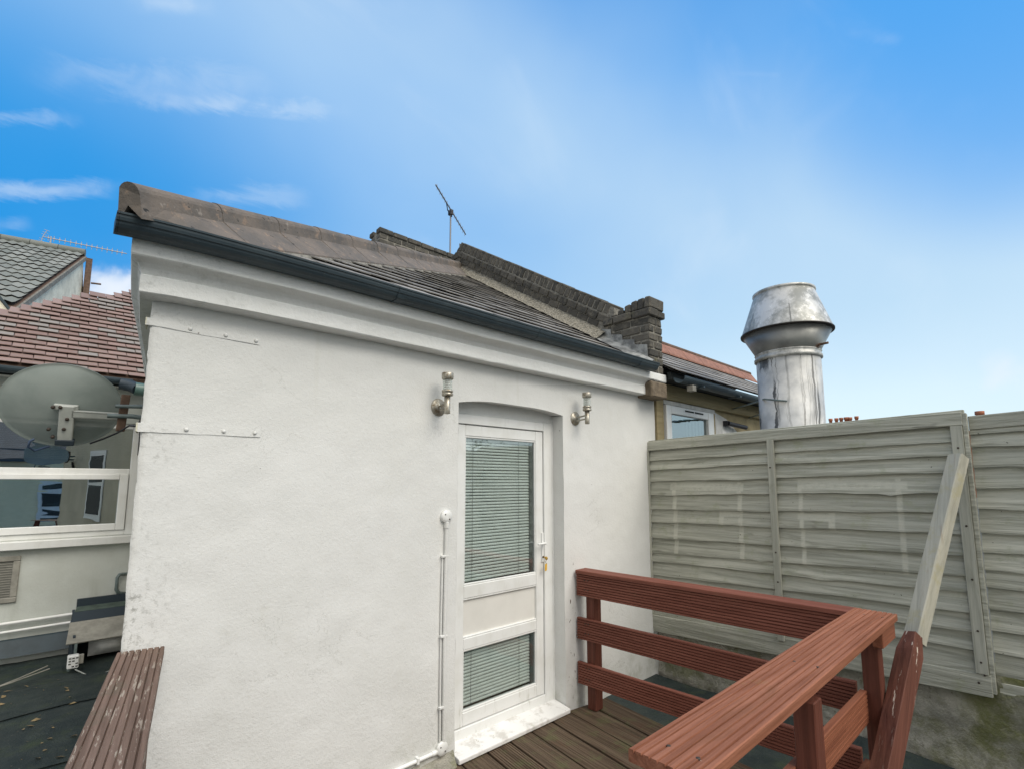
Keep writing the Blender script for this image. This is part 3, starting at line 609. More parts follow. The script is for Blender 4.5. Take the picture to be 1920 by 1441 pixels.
for z0, z1, in ((1.010, 1.996), (.213, .584)):
    dp('glass', [((GX0 + .01, LY + .016, z0), (GX1 + .02, LY + .020, z1))], 'door_glass', 0)
    dp('spacer', [((GX1 - .012, LY + .021, z0), (GX1 + .019, LY + .038, z1))], 'spacer', 0)
    dp('backing', [((GX0, LY + .075, z0 - .02), (GX1 + .03, LY + .08, z1 + .02))], 'dark_interior', 0)
    zz = z1 - .012; pitch = .0222
    slm = MB(); slm.grid(lambda a, b: Vector(((a - .5) * (GX1 - GX0 - .016), -.0092 + .0184 * b + .0, .0105 * math.cos((b - .5) * 2.2) - .009)), 1, 5); sm_ = slm.mesh('slat'); sm_.materials.append(M['blind_slat'])
    while zz > z0 + .015:
        place('slat', sm_, door, ((GX0 + GX1) / 2 - .004, LY + .037, zz), (math.radians(66) + rn.uniform(-.05, .05), rn.uniform(-.0025, .0025), 0)); zz -= pitch
    for xx in (GX0 + .085, GX1 - .13):
        m_ = MB(); m_.tube([(xx, LY + .0245, z0 + .01), (xx, LY + .0245, z1)], .0013, 6); part('cord', m_, 'dark_gap', door)
mb = MB(); mb.box((2.877, LY - .009, 1.08), (2.9, LY - .0005, 1.30)); mb.tube([(2.888, LY, 1.222), (2.888, LY - .045, 1.222)], .008, 10); mb.tube([(2.888, LY - .043, 1.222), (2.86, LY - .048, 1.223), (2.80, LY - .044, 1.221)], [.0085, .008, .007], 10)
h = part('handle', mb, 'white_upvc', door, .002)
mb = MB(); mb.tube([(2.888, LY - .0085, 1.118), (2.888, LY - .016, 1.118)], .0075, 12); part('lock_barrel', mb, 'bolt_dark', door)
mb = MB(); mb.prism([(1.99, DY + .02, .062), (1.99, DY + .02, .005), (1.99, 2.602, .005), (1.99, 2.600, .030), (1.99, 2.606, .036)], (1.018, 0, 0)); part('threshold', mb, 'threshold_paint', out, .003)
# key hanging in the lock
mb = MB(); mb.ob((2.8865, LY - .05, 1.113), (.003, 0, 0), (0, .034, 0), (0, 0, .010))
kk = thing('door_key', 'brass key with a small yellow tag left hanging in the door lock', 'key', (2.888, LY - .03, 1.11))
part('blade', mb, 'brass', kk); mb = MB(); mb.lathe((2.884, LY - .046, 1.112), (1, .1, 0), [(.0, 0), (.013, 0), (.013, .004), (0, .004)], 16); part('bow', mb, 'brass', kk)
mb = MB(); mb.tube([(2.886, LY - .046, 1.10), (2.880, LY - .045, 1.085), (2.888, LY - .044, 1.07)], .002, 6); part('ring', mb, 'dark_metal', kk)
mb = MB(); mb.ob((2.872, LY - .045, 1.018), (.026, .004, .002), (0, .003, 0), (.003, 0, .052)); part('tag', mb, 'key_yellow', kk, .003)
# fixing straps painted over, wrapping round the left corner
for i, (z0, z1, h_, X1, lab, bolts) in enumerate(((2.381, 2.377, .034, .752, 'upper white painted metal strap bolted round the wall corner under the cornice', (.455, .60, .735)), (1.92, 1.925, .038, .782, 'lower white painted metal strap bolted round the wall corner beside the satellite dish', (.47, .62, .755)))):
    st = thing('fixing_strap', lab, 'strap', (WX0, WY, z0), 'straps bolted round the wall corner'); 
    mb = MB(); mb.grid(lambda a, b: (lambda x, z: Vector((x, WY + wdisp(x, z) - .0028 - .001 * math.sin(a * 9), z)))(WX0 - .014 + (X1 - WX0 + .014) * a, z0 + (z1 - z0) * a + h_ * (b - .5) + .003 * fbm(a * 3, b, i)), 30, 2)
    b0 = len(mb.v); mb.grid(lambda a, b: (lambda x, z: Vector((x, WY + wdisp(x, z) + .002, z)))(WX0 + (X1 - WX0) * a, z0 + (z1 - z0) * a + (h_ + .006) * (b - .5)), 30, 2)
    part('band', mb, 'white_render', st)
    mb = MB(); P = Vector((WX0 - .016, WY - .006, z0 - h_ / 2)); mb.ob(P, (.006, 0, 0), HS * .09, (0, 0, h_)); part('return_leg', mb, 'strap_cream', st, .001)
    for bx in bolts:
        mb = MB(); zc = z0 + (z1 - z0) * (bx - WX0) / (X1 - WX0); mb.lathe((bx, WY - .004, zc), (0, -1, 0), [(0, 0), (.010, 0), (.008, .004), (.004, .006), (0, .0065)], 8); part('bolt', mb, 'white_render', st)
# ================================================================== parapet wall of dark brick with its end pier
par = thing('parapet_wall', 'dark weathered brick parapet stepping down the slate roof to a square end pier above the gutter', 'brick wall', (4.2, 4.0, 2.6))
PX0, PX1 = 4.09, 4.32
PS = .62; PA = math.atan(PS)
def pz(y): return 3.36 + PS * (y - 2.99)          # underside of the brick-on-edge coping
pd = Vector((0, math.cos(PA), math.sin(PA))); pn = Vector((0, -math.sin(PA), math.cos(PA)))
bm_edge = []; bm_str = []
for k in range(6):
    vs, fs = chamfer(.228, .067, .114, .007, .0025, k); m_ = MB().add(vs, fs).mesh('brick'); m_.materials.append(M['dark_brick']); bm_edge.append(m_)
    vs, fs = chamfer(.238, .215, .068, .005, .002, k + 20); m_ = MB().add(vs, fs).mesh('brick'); m_.materials.append(M['dark_brick']); bm_str.append(m_)
mb = MB(); y0, y1 = 2.90, 5.50
mb.prism([(PX0 + .003, y0, pz(y0) - .9), (PX0 + .003, y1, pz(y1) - 1.0), (PX0 + .003, y1, pz(y1) + .004), (PX0 + .003, y0, pz(y0) + .004)], (PX1 - PX0 - .010, 0, 0))
mb.prism([(PX0 + .007, y0, pz(y0) - .1), (PX0 + .007, y1, pz(y1) - .1), (PX0 + .007, y1, pz(y1) + .112), (PX0 + .007, y0, pz(y0) + .112)], (PX1 - PX0 - .014, 0, 0))
mb.box((PX0 + .009, 2.512, 2.55), (PX1 - .009, 2.99, 3.31)); mb.box((PX0 + .015, 5.495, 3.0), (PX1 - .015, 8.3, pz(5.5) - .12))
part('mortar_core', mb, 'mortar', par)
s = 0; L = (5.46 - 2.99) / math.cos(PA)
while s < L:                                    # brick on edge coping, following the slope
    p = Vector(((PX0 + PX1) / 2 + rn.uniform(-.004, .004), 2.99, pz(2.99))) + pd * (s + .035) + pn * (.064 + rn.uniform(-.003, .004))
    place('brick', rn.choice(bm_edge), par, p, (PA + rn.uniform(-.015, .015), rn.uniform(-.01, .01), rn.uniform(-.015, .015))); s += .0762
for c in range(2):                               # two courses under it
    s = -.06 + (.11 if c else 0)
    while s < L:
        p = Vector(((PX0 + PX1) / 2 + (-.016 if c == 0 else 0) + rn.uniform(-.004, .004), 2.99, pz(2.99))) + pd * (s + .08) + pn * (-.041 - .077 * c)
        wdt = .16
        o = place('brick', rn.choice(bm_str), par, p, (PA + rn.uniform(-.008, .008) - (.03 if c else 0), 0, rn.uniform(-.01, .01))); o.scale.y = wdt * .93 / .215; s += wdt
# apex bricks, and the coping turned down behind it
for k in range(4):
    p = Vector(((PX0 + PX1) / 2, 5.50 + .076 * k, pz(5.47) + .055 - .045 * (k + 1))); place('brick', rn.choice(bm_edge), par, p, (-PA + .1 * rn.random(), 0, 0))
for c in range(2): o = place('brick', bm_str[c], par, ((PX0 + PX1) / 2 - .01, 5.56, pz(5.5) - .07 - .08 * c), (0, 0, 0)); 
# end pier: horizontal courses
def pier_course(z, y0, y1, ex, h=.072, seed=0, x0=PX0, x1=PX1):
    r2 = random.Random(seed); xa, xb = x0 - ex, x1 + ex; y0 -= ex
    y = y0; first = True; k = 0
    while y < y1 - .02:
        d = (.105 if (seed % 2 == 0) == first else .215) if first else .215
        d = min(d, y1 - y); first = False
        if k == 0:      # front: header + stretcher seen on the end
            cut = xa + (.155 if seed % 2 else .085)
            for a, b in ((xa, cut), (cut, xb)):
                vs, fs = chamfer(b - a - .009, d - .008, h - .010, .008, .0035, seed * 7 + k + int(a * 100)); m_ = MB().add(vs, fs).mesh('brick'); m_.materials.append(M['dark_brick'])
                place('brick', m_, par, ((a + b) / 2, y + d / 2, z + h / 2), (r2.uniform(-.01, .01), 0, r2.uniform(-.015, .015)))
        else:
            vs, fs = chamfer(xb - xa, d - .008, h - .010, .008, .0035, seed * 7 + k); m_ = MB().add(vs, fs).mesh('brick'); m_.materials.append(M['dark_brick'])
            place('brick', m_, par, ((xa + xb) / 2, y + d / 2, z + h / 2), (0, 0, r2.uniform(-.012, .012)))
        y += d; k += 1
zc = 2.62; k = 0
while zc < 3.235: pier_course(zc, 2.50, 2.985, .0, .0775, k); zc += .0775; k += 1
pier_course(zc, 2.50, 3.03, .024, .078, 11); ztop = zc + .078
yy = 2.478
for k in range(6):
    hh = .112 - .006 * max(0, k - 1)
    if k >= 3: hh = .112 - .028 * (k - 2)
    vs, fs = chamfer(.228 if k else .25, .070, hh, .012, .004, 60 + k); m_ = MB().add(vs, fs).mesh('brick'); m_.materials.append(M['dark_brick'])
    place('brick', m_, par, ((PX0 + PX1) / 2, yy + .037, ztop + hh / 2), (rn.uniform(-.03, .03), 0, rn.uniform(-.03, .03))); yy += .0765
mb = MB(); mb.box((PX0 - .004, 2.495, 2.47), (PX1 + .04, 2.76, 2.617)); part('corbel_stone', mb, 'stone_brown', par, .012)
# lead flashing stepped against the pier, and the gravelly fillet along the parapet
def rp(x, y, h=0): return Vector((x, y, rz(y) + h))
mb = MB()
for i_, (ya, yb, zt) in enumerate(((2.52, 2.66, 2.985), (2.655, 2.80, 3.06), (2.795, 2.93, 3.14), (2.925, 3.05, 3.22))):
    q_ = PX0 - .007 - .0035 * (i_ % 2); mb.prism([(q_, ya, rz(ya) - .02), (q_, yb + .03, rz(yb) - .02), (q_, yb + .045, zt + .012), (q_, ya + .01, zt - .022)], (.003, 0, 0))
part('lead_flashing', mb, 'lead', par, 0)
mb = MB(); mb.grid(lambda a, b: rp(PX0 - .01 - .16 * b + .012 * fbm(a * 5, b, 1, 2), 2.46 + .62 * a, .034 + .05 * (1 - b) ** 2 + .012 * fbm(a * 6, b * 2, 4, 2)), 20, 6); part('lead_apron', mb, 'lead', par)
mb = MB(); mb.grid(lambda a, b: rp(PX0 + .005 - (.02 + (.16 - .07 * a)) * b + .014 * fbm(a * 14, b, 1, 1), 3.0 + 2.5 * a, .036 + (.085 + .03 * (1 - a)) * (1 - b) ** 1.15 + .012 * fbm(a * 20, b * 3, 4, 2)), 90, 8); part('mortar_fillet', mb, 'gravel_mortar', par)
# ================================================================== low brick wall behind the ridge
bw = thing('brick_wall', 'long low brick wall with a flat brick cap showing behind the ridge beside the aerial', 'brick wall', (3.9, 6.2, 4.4))
BX0, BX1, BY0, BY1, BZ1 = 3.13, 5.0, 6.0, 6.26, 5.12
mb = MB(); mb.box((BX0 + .006, BY0 + .005, 3.6), (BX1, BY1 - .012, BZ1 - .04)); part('mortar_core', mb, 'mortar', bw)
for c in range(8):
    z = BZ1 - .078 * (c + 1); x = BX0 - (.02 if c == 0 else 0) - (.11 if c % 2 else 0); ex = .018 if c == 0 else 0
    while x < BX1:
        a = max(x, BX0 - ex); b = x + .225
        if b - a > .04:
            vs, fs = chamfer(b - a - .009, .105, .068, .008, .003, c * 30 + int(x * 50)); m_ = MB().add(vs, fs).mesh('brick'); m_.materials.append(M['dark_brick'])
            place('brick', m_, bw, ((a + b) / 2, BY0 + .052 - ex, z + .039), (0, 0, 0))
            if x < BX0 + .1: place('brick', m_, bw, ((a + b) / 2, BY1 - .052 + ex, z + .039), (0, 0, 0))
        x += .225
# ================================================================== roof aerial
A0 = AY(844, 470, 7.0)
zb = AY(846, 398, 7.0)
ant = thing('roof_aerial', 'thin grey television aerial on a short mast above the dark brick ridge', 'aerial', (A0.x, A0.y, 4.7))
mb = MB(); mb.tube([(A0.x, 7.0, 4.6), (A0.x, 7.0, zb.z + .05)], .015, 8); part('mast', mb, 'aerial_metal', ant)
z0 = zb.z; P0 = AZp(817, 347, z0 + .02); P1 = AZp(873, 440, z0 - .02)
mb = MB(); mb.tube([P0, P1], .012, 8); part('boom', mb, 'aerial_metal', ant)
bd = (P1 - P0).normalized(); crs = Vector((0, 0, 1))
for k in range(13):
    p = P0 + (P1 - P0) * ((k + .5) / 13); h_ = .055 if k < 10 else .07; mb = MB(); mb.tube([p - crs * h_, p + crs * h_], .0035, 5); part('element', mb, 'aerial_metal', ant)
mb = MB(); mb.tube([P0 + (P1 - P0) * .32 - Vector((0, 0, .005)), P0 + (P1 - P0) * .36 - Vector((0, 0, .10)), P0 + (P1 - P0) * .5 - Vector((0, 0, .09))], .009, 6); mb.box((A0.x - .03, 6.96, z0 - .06), (A0.x + .03, 7.04, z0 + .03)); part('clamp', mb, 'dark_metal', ant)
# ================================================================== neighbour building on the right
nb = thing('neighbour_building', 'ochre neighbouring building with tan timber trim, small white window and terracotta ridge behind the fence', 'building', (6, 4, 0))
mb = MB(); mb.box((4.38, 2.665, -3.5), (8.25, 5.5, 2.56)); part('wall', mb, 'ochre_render', nb)
mb = MB(); mb.box((4.375, 2.625, -.2), (4.50, 2.664, 2.505)); part('post', mb, 'tan_wood', nb, .004)
mb = MB(); mb.prism([(4.372, 2.60, 2.507), (4.372, 2.60, 2.66), (4.372, 2.664, 2.66), (4.372, 2.664, 2.507)], (5, 0, 0)); part('wall_plate', mb, 'tan_wood', nb, .006)
mb = MB(); mb.box((4.52, 2.63, 2.46), (5.62, 2.664, 2.505)); part('lintel_board', mb, 'worn_white', nb, .003)
win = part('window', MB().box((4.62, 2.66, 2.02), (5.43, 2.664, 2.03)), 'white_upvc', nb)
mb = MB()
for a, b in (((4.53, 2.61, 1.98), (4.625, 2.66, 2.455)), ((5.415, 2.61, 1.98), (5.55, 2.66, 2.455)), ((4.626, 2.6105, 2.372), (5.414, 2.66, 2.4545)), ((4.626, 2.6105, 1.98), (5.414, 2.66, 2.075))): mb.box(a, b)
part('window_frame', mb, 'white_upvc', win, .005)
for a, b in ((4.90, 5.08), (5.11, 5.29)): part('trickle_vent', MB().box((a, 2.604, 2.415), (b, 2.6095, 2.430)), 'dark_gap', win)
part('pane', MB().box((4.625, 2.64, 2.07), (5.42, 2.644, 2.38)), 'small_glass', win); part('curtain', MB().grid(lambda a, b: Vector((4.95 + .47 * a, 2.6605 - .006 + .004 * math.sin(a * 40), 2.07 + .31 * b)), 60, 1), 'worn_white', win)
part('reveal', MB().box((4.62, 2.6645, 2.02), (5.43, 2.655, 2.39)), 'dark_interior', win)
mb = MB(); mb.box((5.57, 2.63, 1.8), (5.62, 2.664, 2.459)); part('trim', mb, 'tan_wood', nb)
mb = MB(); mb.prism([(5.63, 2.650, 1.6), (6.3, 2.650, 1.6), (6.30, 2.650, 2.26), (6.15, 2.650, 2.34), (5.95, 2.650, 2.43), (5.63, 2.650, 2.49)], (0, .0145, 0)); part('painted_patch', mb, 'worn_white', nb)
mb = MB(); mb.tube([(5.88, 2.60, 2.37), (6.28, 2.56, 2.345)], .028, 8); mb.box((5.86, 2.60, 2.34), (5.94, 2.66, 2.40)); part('cable_bundle', mb, 'cable_black', nb)
# its gutter, fascia and roof
mb = MB(); mb.box((4.375, 2.46, 2.662), (8.3, 2.50, 2.735)); part('fascia', mb, 'dark_gap', nb)
mb = MB(); mb.box((4.376, 2.501, 2.664), (8.3, 2.66, 2.68)); part('soffit', mb, 'dark_gap', nb)
n_ = 10; rings = []
for X in (4.40, 8.3):
    r_ = [Vector((X, 2.39 + .062 * math.cos(math.pi * (1 + k / n_)), 2.678 + .060 * math.sin(math.pi * (1 + k / n_)))) for k in range(n_ + 1)]; r_ += [p + Vector((0, (-.004 if p.y > 2.39 else .004), .004)) for p in r_[::-1]]; rings.append(r_)
mb = MB(); mb.sweep(rings, True, True, False); g2 = part('gutter', mb, 'gutter_plastic', nb)
for x in (4.75, 5.6, 6.5): part('gutter_bracket', MB().box((x, 2.322, 2.612), (x + .03, 2.46, 2.630)), 'gutter_plastic', g2)
part('hopper', MB().box((4.56, 2.34, 2.56), (4.63, 2.40, 2.616)), 'hood_face', g2)
NSL = .62; NZ0 = 2.745
def nz(y): return NZ0 + NSL * (y - 2.42)
mb = MB(); mb.add([(4.34, 2.42, NZ0 - .01), (8.4, 2.42, NZ0 - .01), (8.4, 3.35, nz(3.35) - .01), (4.34, 3.35, nz(3.35) - .01), (4.34, 5.4, 2.3), (8.4, 5.4, 2.3)], [(0, 1, 2, 3), (3, 2, 5, 4)]); nroof = part('roof', mb, 'slate', nb)
na = math.atan(NSL)
for c in range(6):
    x = 4.34 + (.13 if c % 2 else 0)
    while x < 8.3:
        o = place('slate', rn.choice(smesh), nroof, Vector((x + .13, 2.38, nz(2.38) + .012)) + Vector((0, math.cos(na), math.sin(na))) * .178 * c, (na - .05 + rn.uniform(-.01, .01), 0, rn.uniform(-.01, .01))); x += sw
yr = 3.36
for k in range(9):
    X = 4.36 + k * .46; mb = MB(); rings = []
    for q in (X, X + .452): rings.append([Vector((q, yr - .13, nz(yr - .13) + .03)), Vector((q, yr - .13, nz(yr - .13) + .05)), Vector((q, yr - .04, nz(yr) + .105)), Vector((q, yr, nz(yr) + .125)), Vector((q, yr + .05, nz(yr) + .105)), Vector((q, yr + .2, nz(yr) - .03)), Vector((q, yr + .2, nz(yr) - .05)), Vector((q, yr, nz(yr) + .10))])
    mb.sweep(rings, True, True, False); part('ridge_tile', mb, 'terracotta', nroof)
mb = MB(); mb.tube([(4.36, yr - .005, nz(yr) + .125), (8.5, yr - .005, nz(yr) + .125)], .03, 10); part('ridge_roll', mb, 'rust_brown', nroof)
# ================================================================== extract flue
FXc, FYc = 5.1, 1.655
fl = thing('flue', 'tall galvanised metal extract flue with a flared cowl standing behind the fence', 'flue', (FXc, FYc, -.05))
px = 4.60
def fr(px_w): return px_w / 2 * math.hypot(FXc, FYc) * math.cos(math.radians(29)) / 950 * math.cos(math.radians(29)) * 1.0
R0 = fr(124) * 1.01
z_neck = 2.86; z_rim = 3.075; z_top = 3.47
mb = MB(); mb.lathe((FXc, FYc, 0), (0, 0, 1), [(R0, -.04), (R0, z_neck - .03), (R0 - .01, z_neck - .03), (R0 - .01, -.04)], 64); part('pipe', mb, 'galvanised', fl)
mb = MB(); mb.lathe((FXc, FYc, 0), (0, 0, 1), [(R0 + .004, z_neck - .050), (R0 + .016, z_neck - .042), (R0 + .016, z_neck - .020), (R0 + .006, z_neck - .012), (R0 + .006, z_neck + .012), (R0 + .012, z_neck + .018), (R0 + .006, z_neck + .024), (R0 - .006, z_neck + .02), (R0 - .006, z_neck - .05), (R0 + .004, z_neck - .050)], 64); part('collar', mb, 'cowl_metal', fl)
R1 = R0 * 1.44; R2 = R0 * .955
mb = MB(); mb.lathe((FXc, FYc, 0), (0, 0, 1), [(R0 + .002, z_neck + .022), (R1 - .012, z_rim), (R1 - .018, z_rim), (R0 - .004, z_neck + .022), (R0 + .002, z_neck + .022)], 64); part('cowl_skirt', mb, 'cowl_under', fl)
mb = MB(); mb.lathe((FXc, FYc, 0), (0, 0, 1), [(R1, z_rim + .006), (R2, z_top), (R2 - .008, z_top), (R1 - .010, z_rim + .006), (R1, z_rim + .006)], 64); part('cowl_hood', mb, 'cowl_metal', fl)
mb = MB(); mb.lathe((FXc, FYc, 0), (0, 0, 1), [(R1 - .012, z_rim - .006), (R1 + .006, z_rim - .005), (R1 + .007, z_rim + .007), (R1 - .012, z_rim + .008), (R1 - .012, z_rim - .006)], 64); part('rim', mb, 'dark_metal', fl)
mb = MB(); mb.lathe((FXc, FYc, 0), (0, 0, 1), [(R2 + .004, z_top - .014), (R2 + .012, z_top - .006), (R2 + .012, z_top + .012), (R2 - .014, z_top + .014), (R2 - .014, z_top - .014), (R2 + .004, z_top - .014)], 64); part('top_ring', mb, 'cowl_metal', fl)
va = math.atan2(-FYc, -FXc)
for dz_, da in ((0, .12), (0, -.9)):
    t = va + da; e = Vector((math.cos(t), math.sin(t), 0)); s_ = Vector((-e.y, e.x, 0)); C_ = Vector((FXc, FYc, 0))
    mb = MB(); mb.add([C_ + e * (R1 + .002) + Vector((0, 0, z_rim + .01)) - s_ * .004, C_ + e * (R1 + .002) + Vector((0, 0, z_rim + .01)) + s_ * .004, C_ + e * (R2 + .003) + s_ * .004 + Vector((0, 0, z_top - .02)), C_ + e * (R2 + .003) - s_ * .004 + Vector((0, 0, z_top - .02))], [(0, 1, 2, 3)]); part('seam', mb, 'cowl_under', fl)
t = va + 1.05; e = Vector((math.cos(t), math.sin(t), 0)); C_ = Vector((FXc, FYc, z_neck + .045)); mb = MB(); mb.tube([C_ + e * (R0 - .01), C_ + e * (R0 + .10)], .011, 8); mb.lathe(C_ + e * (R0 + .0), e, [(0, 0), (.03, 0), (.03, .012), (0, .012)], 12); part('lug', mb, 'rust_brown', fl)
mb = MB(); q = Vector((FXc, FYc, 0)); mb.tube([(6.1, 2.64, 2.56), (5.35, 2.05, 2.50), (q.x + math.cos(va - .75) * (R0 + .04), q.y + math.sin(va - .75) * (R0 + .04), 2.44), (q.x + math.cos(va - .1) * (R0 + .012), q.y + math.sin(va - .1) * (R0 + .012), 2.40)], .008, 6); mb.tube([(6.6, 2.64, 2.50), (5.5, 2.0, 2.41)], .011, 6); part('stay', mb, 'pipe_grey', fl)
# ================================================================== boundary wall and fence panels
FX = 4.25
bwall = thing('boundary_wall', 'low rough concrete boundary wall stained green under the fence panels', 'wall', (4.36, .5, 0))
def cw(a, b):
    y = 2.66 - 4.2 * a; z = -.07 + (.62) * b; return Vector((FX + .035 + .05 * fbm(y, z, 1, 1.3) * .5 + .018 * fbm(y, z, 3, 6) + .006 * fbm(y, z, 4, 22) - (.03 if y < -.03 else 0), y, z))
mb = MB(); mb.grid(cw, 230, 40); mb.box((FX + .075, -1.6, -3.5), (FX + .30, 2.66, .548)); part('wall_face', mb, 'concrete', bwall)
ftop = lambda y: 2.063 + (2.705 - y) * .028
def fpanel(root, x, ya, yb, bl, br, under, seedo):
    """horizontal lap boards between y=ya (far) and y=yb (near); bl / br = bottom edges at each end"""
    for i in range(len(bl)):
        tl = bl[i - 1] + .030 if i else under[0]; tr = br[i - 1] + .030 if i else under[1]
        sd = i * 3.7 + seedo; N_ = 34; rings = []
        notch = rn.uniform(.1, .9); nd = rn.uniform(.004, .016) * rn.choice((0, 1, 1)); nw = rn.uniform(.01, .03)
        for k in range(N_ + 1):
            a = k / N_; y = ya + (yb - ya) * a
            zb_ = bl[i] + (br[i] - bl[i]) * a + .009 * fbm(a * 4, sd, 1) + .004 * fbm(a * 14, sd, 2) - nd * math.exp(-((a - notch) / nw) ** 2)
            zt_ = tl + (tr - tl) * a; xo = x - .006 + .004 * fbm(a * 3, sd, 5)
            rings.append([Vector((xo - .024, y, zb_)), Vector((xo - .007, y, zb_ - .001)), Vector((xo + .020, y, zt_)), Vector((xo + .012, y, zt_)), Vector((xo - .0235, y, zb_ + .015))])
        mb = MB(); mb.sweep(rings, True, True, False); part('board', mb, 'fence_wood', root)
def Zf(u, v): return AX(u, v, FX).z
BL = [Zf(1222, v) for v in (863, 880, 902, 927, 954, 978, 1006, 1035, 1051, 1075, 1097, 1123, 1150)]
BR = [Zf(1793, v) for v in (826, 853, 884, 922, 959, 998, 1039, 1075, 1107, 1142, 1177, 1210, 1254)]
f1 = thing('fence_panel', 'wide grey green lap fence panel with faint pale painted rectangles, next to the white wall', 'fence', (FX, 1.5, .35), 'lap fence panels on the concrete wall')
YA, YB = 2.70, .388
fpanel(f1, FX + .012, YA - .005, YB - .005, BL, BR, (ftop(YA) - .05, ftop(YB) - .05), 0)
mb = MB(); mb.prism([(FX - .028, YA, ftop(YA) - .085), (FX - .028, YA, ftop(YA)), (FX - .028, YB, ftop(YB)), (FX - .028, YB, ftop(YB) - .085)], (.020, 0, 0)); part('top_rail', mb, 'fence_wood', f1, .003)
mb = MB(); mb.prism([(FX - .007, YA, ftop(YA) - .03), (FX - .007, YA, ftop(YA) + .012), (FX - .007, YB - .01, ftop(YB) + .014), (FX - .007, YB - .01, ftop(YB) - .03)], (.045, 0, 0)); part('capping', mb, 'fence_wood', f1, .003)
zl, zr_ = Zf(1224, 1180), Zf(1862, 1305)
mb = MB(); mb.prism([(FX - .030, YA - .04, zl), (FX - .030, YA - .04, zl + .145), (FX - .030, YB - .005, zr_ + .125), (FX - .030, YB - .005, zr_)], (.022, 0, 0)); part('bottom_rail', mb, 'fence_wood', f1, .003)
def batten(root, y0, y1, w, z0, z1, x=FX - .036, th=.024):
    mb = MB(); N_ = 10
    rings = [[Vector((x + .002 * fbm(k, y0, 1), y0 + (y1 - y0) * k / N_ + w / 2, z0 + (z1 - z0) * k / N_)), Vector((x + .002 * fbm(k, y0, 1), y0 + (y1 - y0) * k / N_ - w / 2, z0 + (z1 - z0) * k / N_)), Vector((x + th, y0 + (y1 - y0) * k / N_ - w / 2, z0 + (z1 - z0) * k / N_)), Vector((x + th, y0 + (y1 - y0) * k / N_ + w / 2, z0 + (z1 - z0) * k / N_))] for k in range(N_ + 1)]
    mb.sweep(rings, True, True, False); return part('batten', mb, 'fence_batten', root, .002)
batten(f1, 2.675, 2.665, .055, zl + .147, ftop(2.69) - .087); batten(f1, 1.545, 1.538, .048, zl + .16, ftop(1.55) - .075, FX - .044, .03); batten(f1, .420, .420, .058, zr_ + .127, ftop(.42) - .087)
mb = MB(); mb.prism([(FX - .024, YB + .002, zr_ + .02), (FX - .024, YB + .002, ftop(YB) - .01), (FX - .024, YB - .022, ftop(YB) - .01), (FX - .024, YB - .022, zr_ + .02)], (.06, 0, 0)); part('end_post', mb, 'fence_wood', f1, .003)
for (yy_, zz_) in ((2.672, 1.7), (2.668, 1.2), (1.542, 1.15), (1.54, .93), (1.545, 1.8), (.42, 1.9), (.42, 1.75), (.42, 1.42), (.42, 1.1), (.42, .8), (.42, .62), (.41, .55), (.44, .5)):
    mb = MB(); xx = FX - (.0445 if 1 < yy_ < 2 else .0365); mb.lathe((xx + .003, yy_, zz_), (-1, 0, 0), [(.0, .006), (.006, .006), (.006, 0)], 8); part('nail', mb, 'bolt_dark', f1)
f2 = thing('fence_panel', 'grey green lap fence panel at the right edge of the photo behind the timber brace', 'fence', (FX + .06, -.5, .35), 'lap fence panels on the concrete wall')
c2 = [Zf(1845, v) for v in (812, 838, 876, 915, 953, 998, 1035, 1068, 1100, 1140, 1180, 1222, 1262)]
fpanel(f2, FX + .055, YB - .024, -1.45, c2, [z + .02 for z in c2], (ftop(YB) - .03, ftop(YB) + .02), 50)
mb = MB(); mb.prism([(FX + .020, YB - .024, ftop(YB) - .115), (FX + .020, YB - .024, ftop(YB) - .028), (FX + .020, -1.45, ftop(YB) + .05), (FX + .020, -1.45, ftop(YB) - .04)], (.026, 0, 0)); part('top_rail', mb, 'fence_wood', f2, .003)
mb = MB(); mb.prism([(FX + .012, YB - .03, zr_ + .02), (FX + .012, YB - .03, zr_ + .085), (FX + .012, -1.45, zr_ + .11), (FX + .012, -1.45, zr_ + .03)], (.05, 0, 0)); part('bottom_rail', mb, 'fence_wood', f2, .004)
# ================================================================== deck railings
RT_ = 1.01
ra = thing('deck_railing', 'red brown stained deck railing of grooved boards turning a corner in front of the door', 'railing', (3.2, 1.6, 0))
A = Vector((3.135, 2.635, 0)); B = Vector((3.205, .80, 0)); rdir = (B - A); rlen = rdir.length; rdn = rdir.normalized(); rpx = Vector((-rdn.y, rdn.x, 0)); rpx = rpx if rpx.x > 0 else -rpx
mb = board(A - rpx * .012 + Vector((0, 0, RT_ - .0)), rdn * (rlen + .0), rpx, .135, (0, 0, -1), .026, 0); part('top_rail', mb, 'stain_wood_y', ra)
for zt, hh in ((.978, .160), (.655, .158), (.330, .156)): mb = board(A + Vector((0, 0, zt)), rdn * (rlen - .02 + (.0 if zt > .9 else .0)), (0, 0, -1), hh, rpx, .028, 8, .010, .34, int(zt * 10)); part('board', mb, 'stain_wood_y', ra)
def post(x, y, z1, sx=.07, sy=.07, z0=.001, root=ra, mat='stain_wood_z'): return part('post', MB().box((x - sx / 2, y - sy / 2, z0), (x + sx / 2, y + sy / 2, z1)), mat, root, .004)
post(A.x + .029 + .045, 2.53, .983, .085, .08)
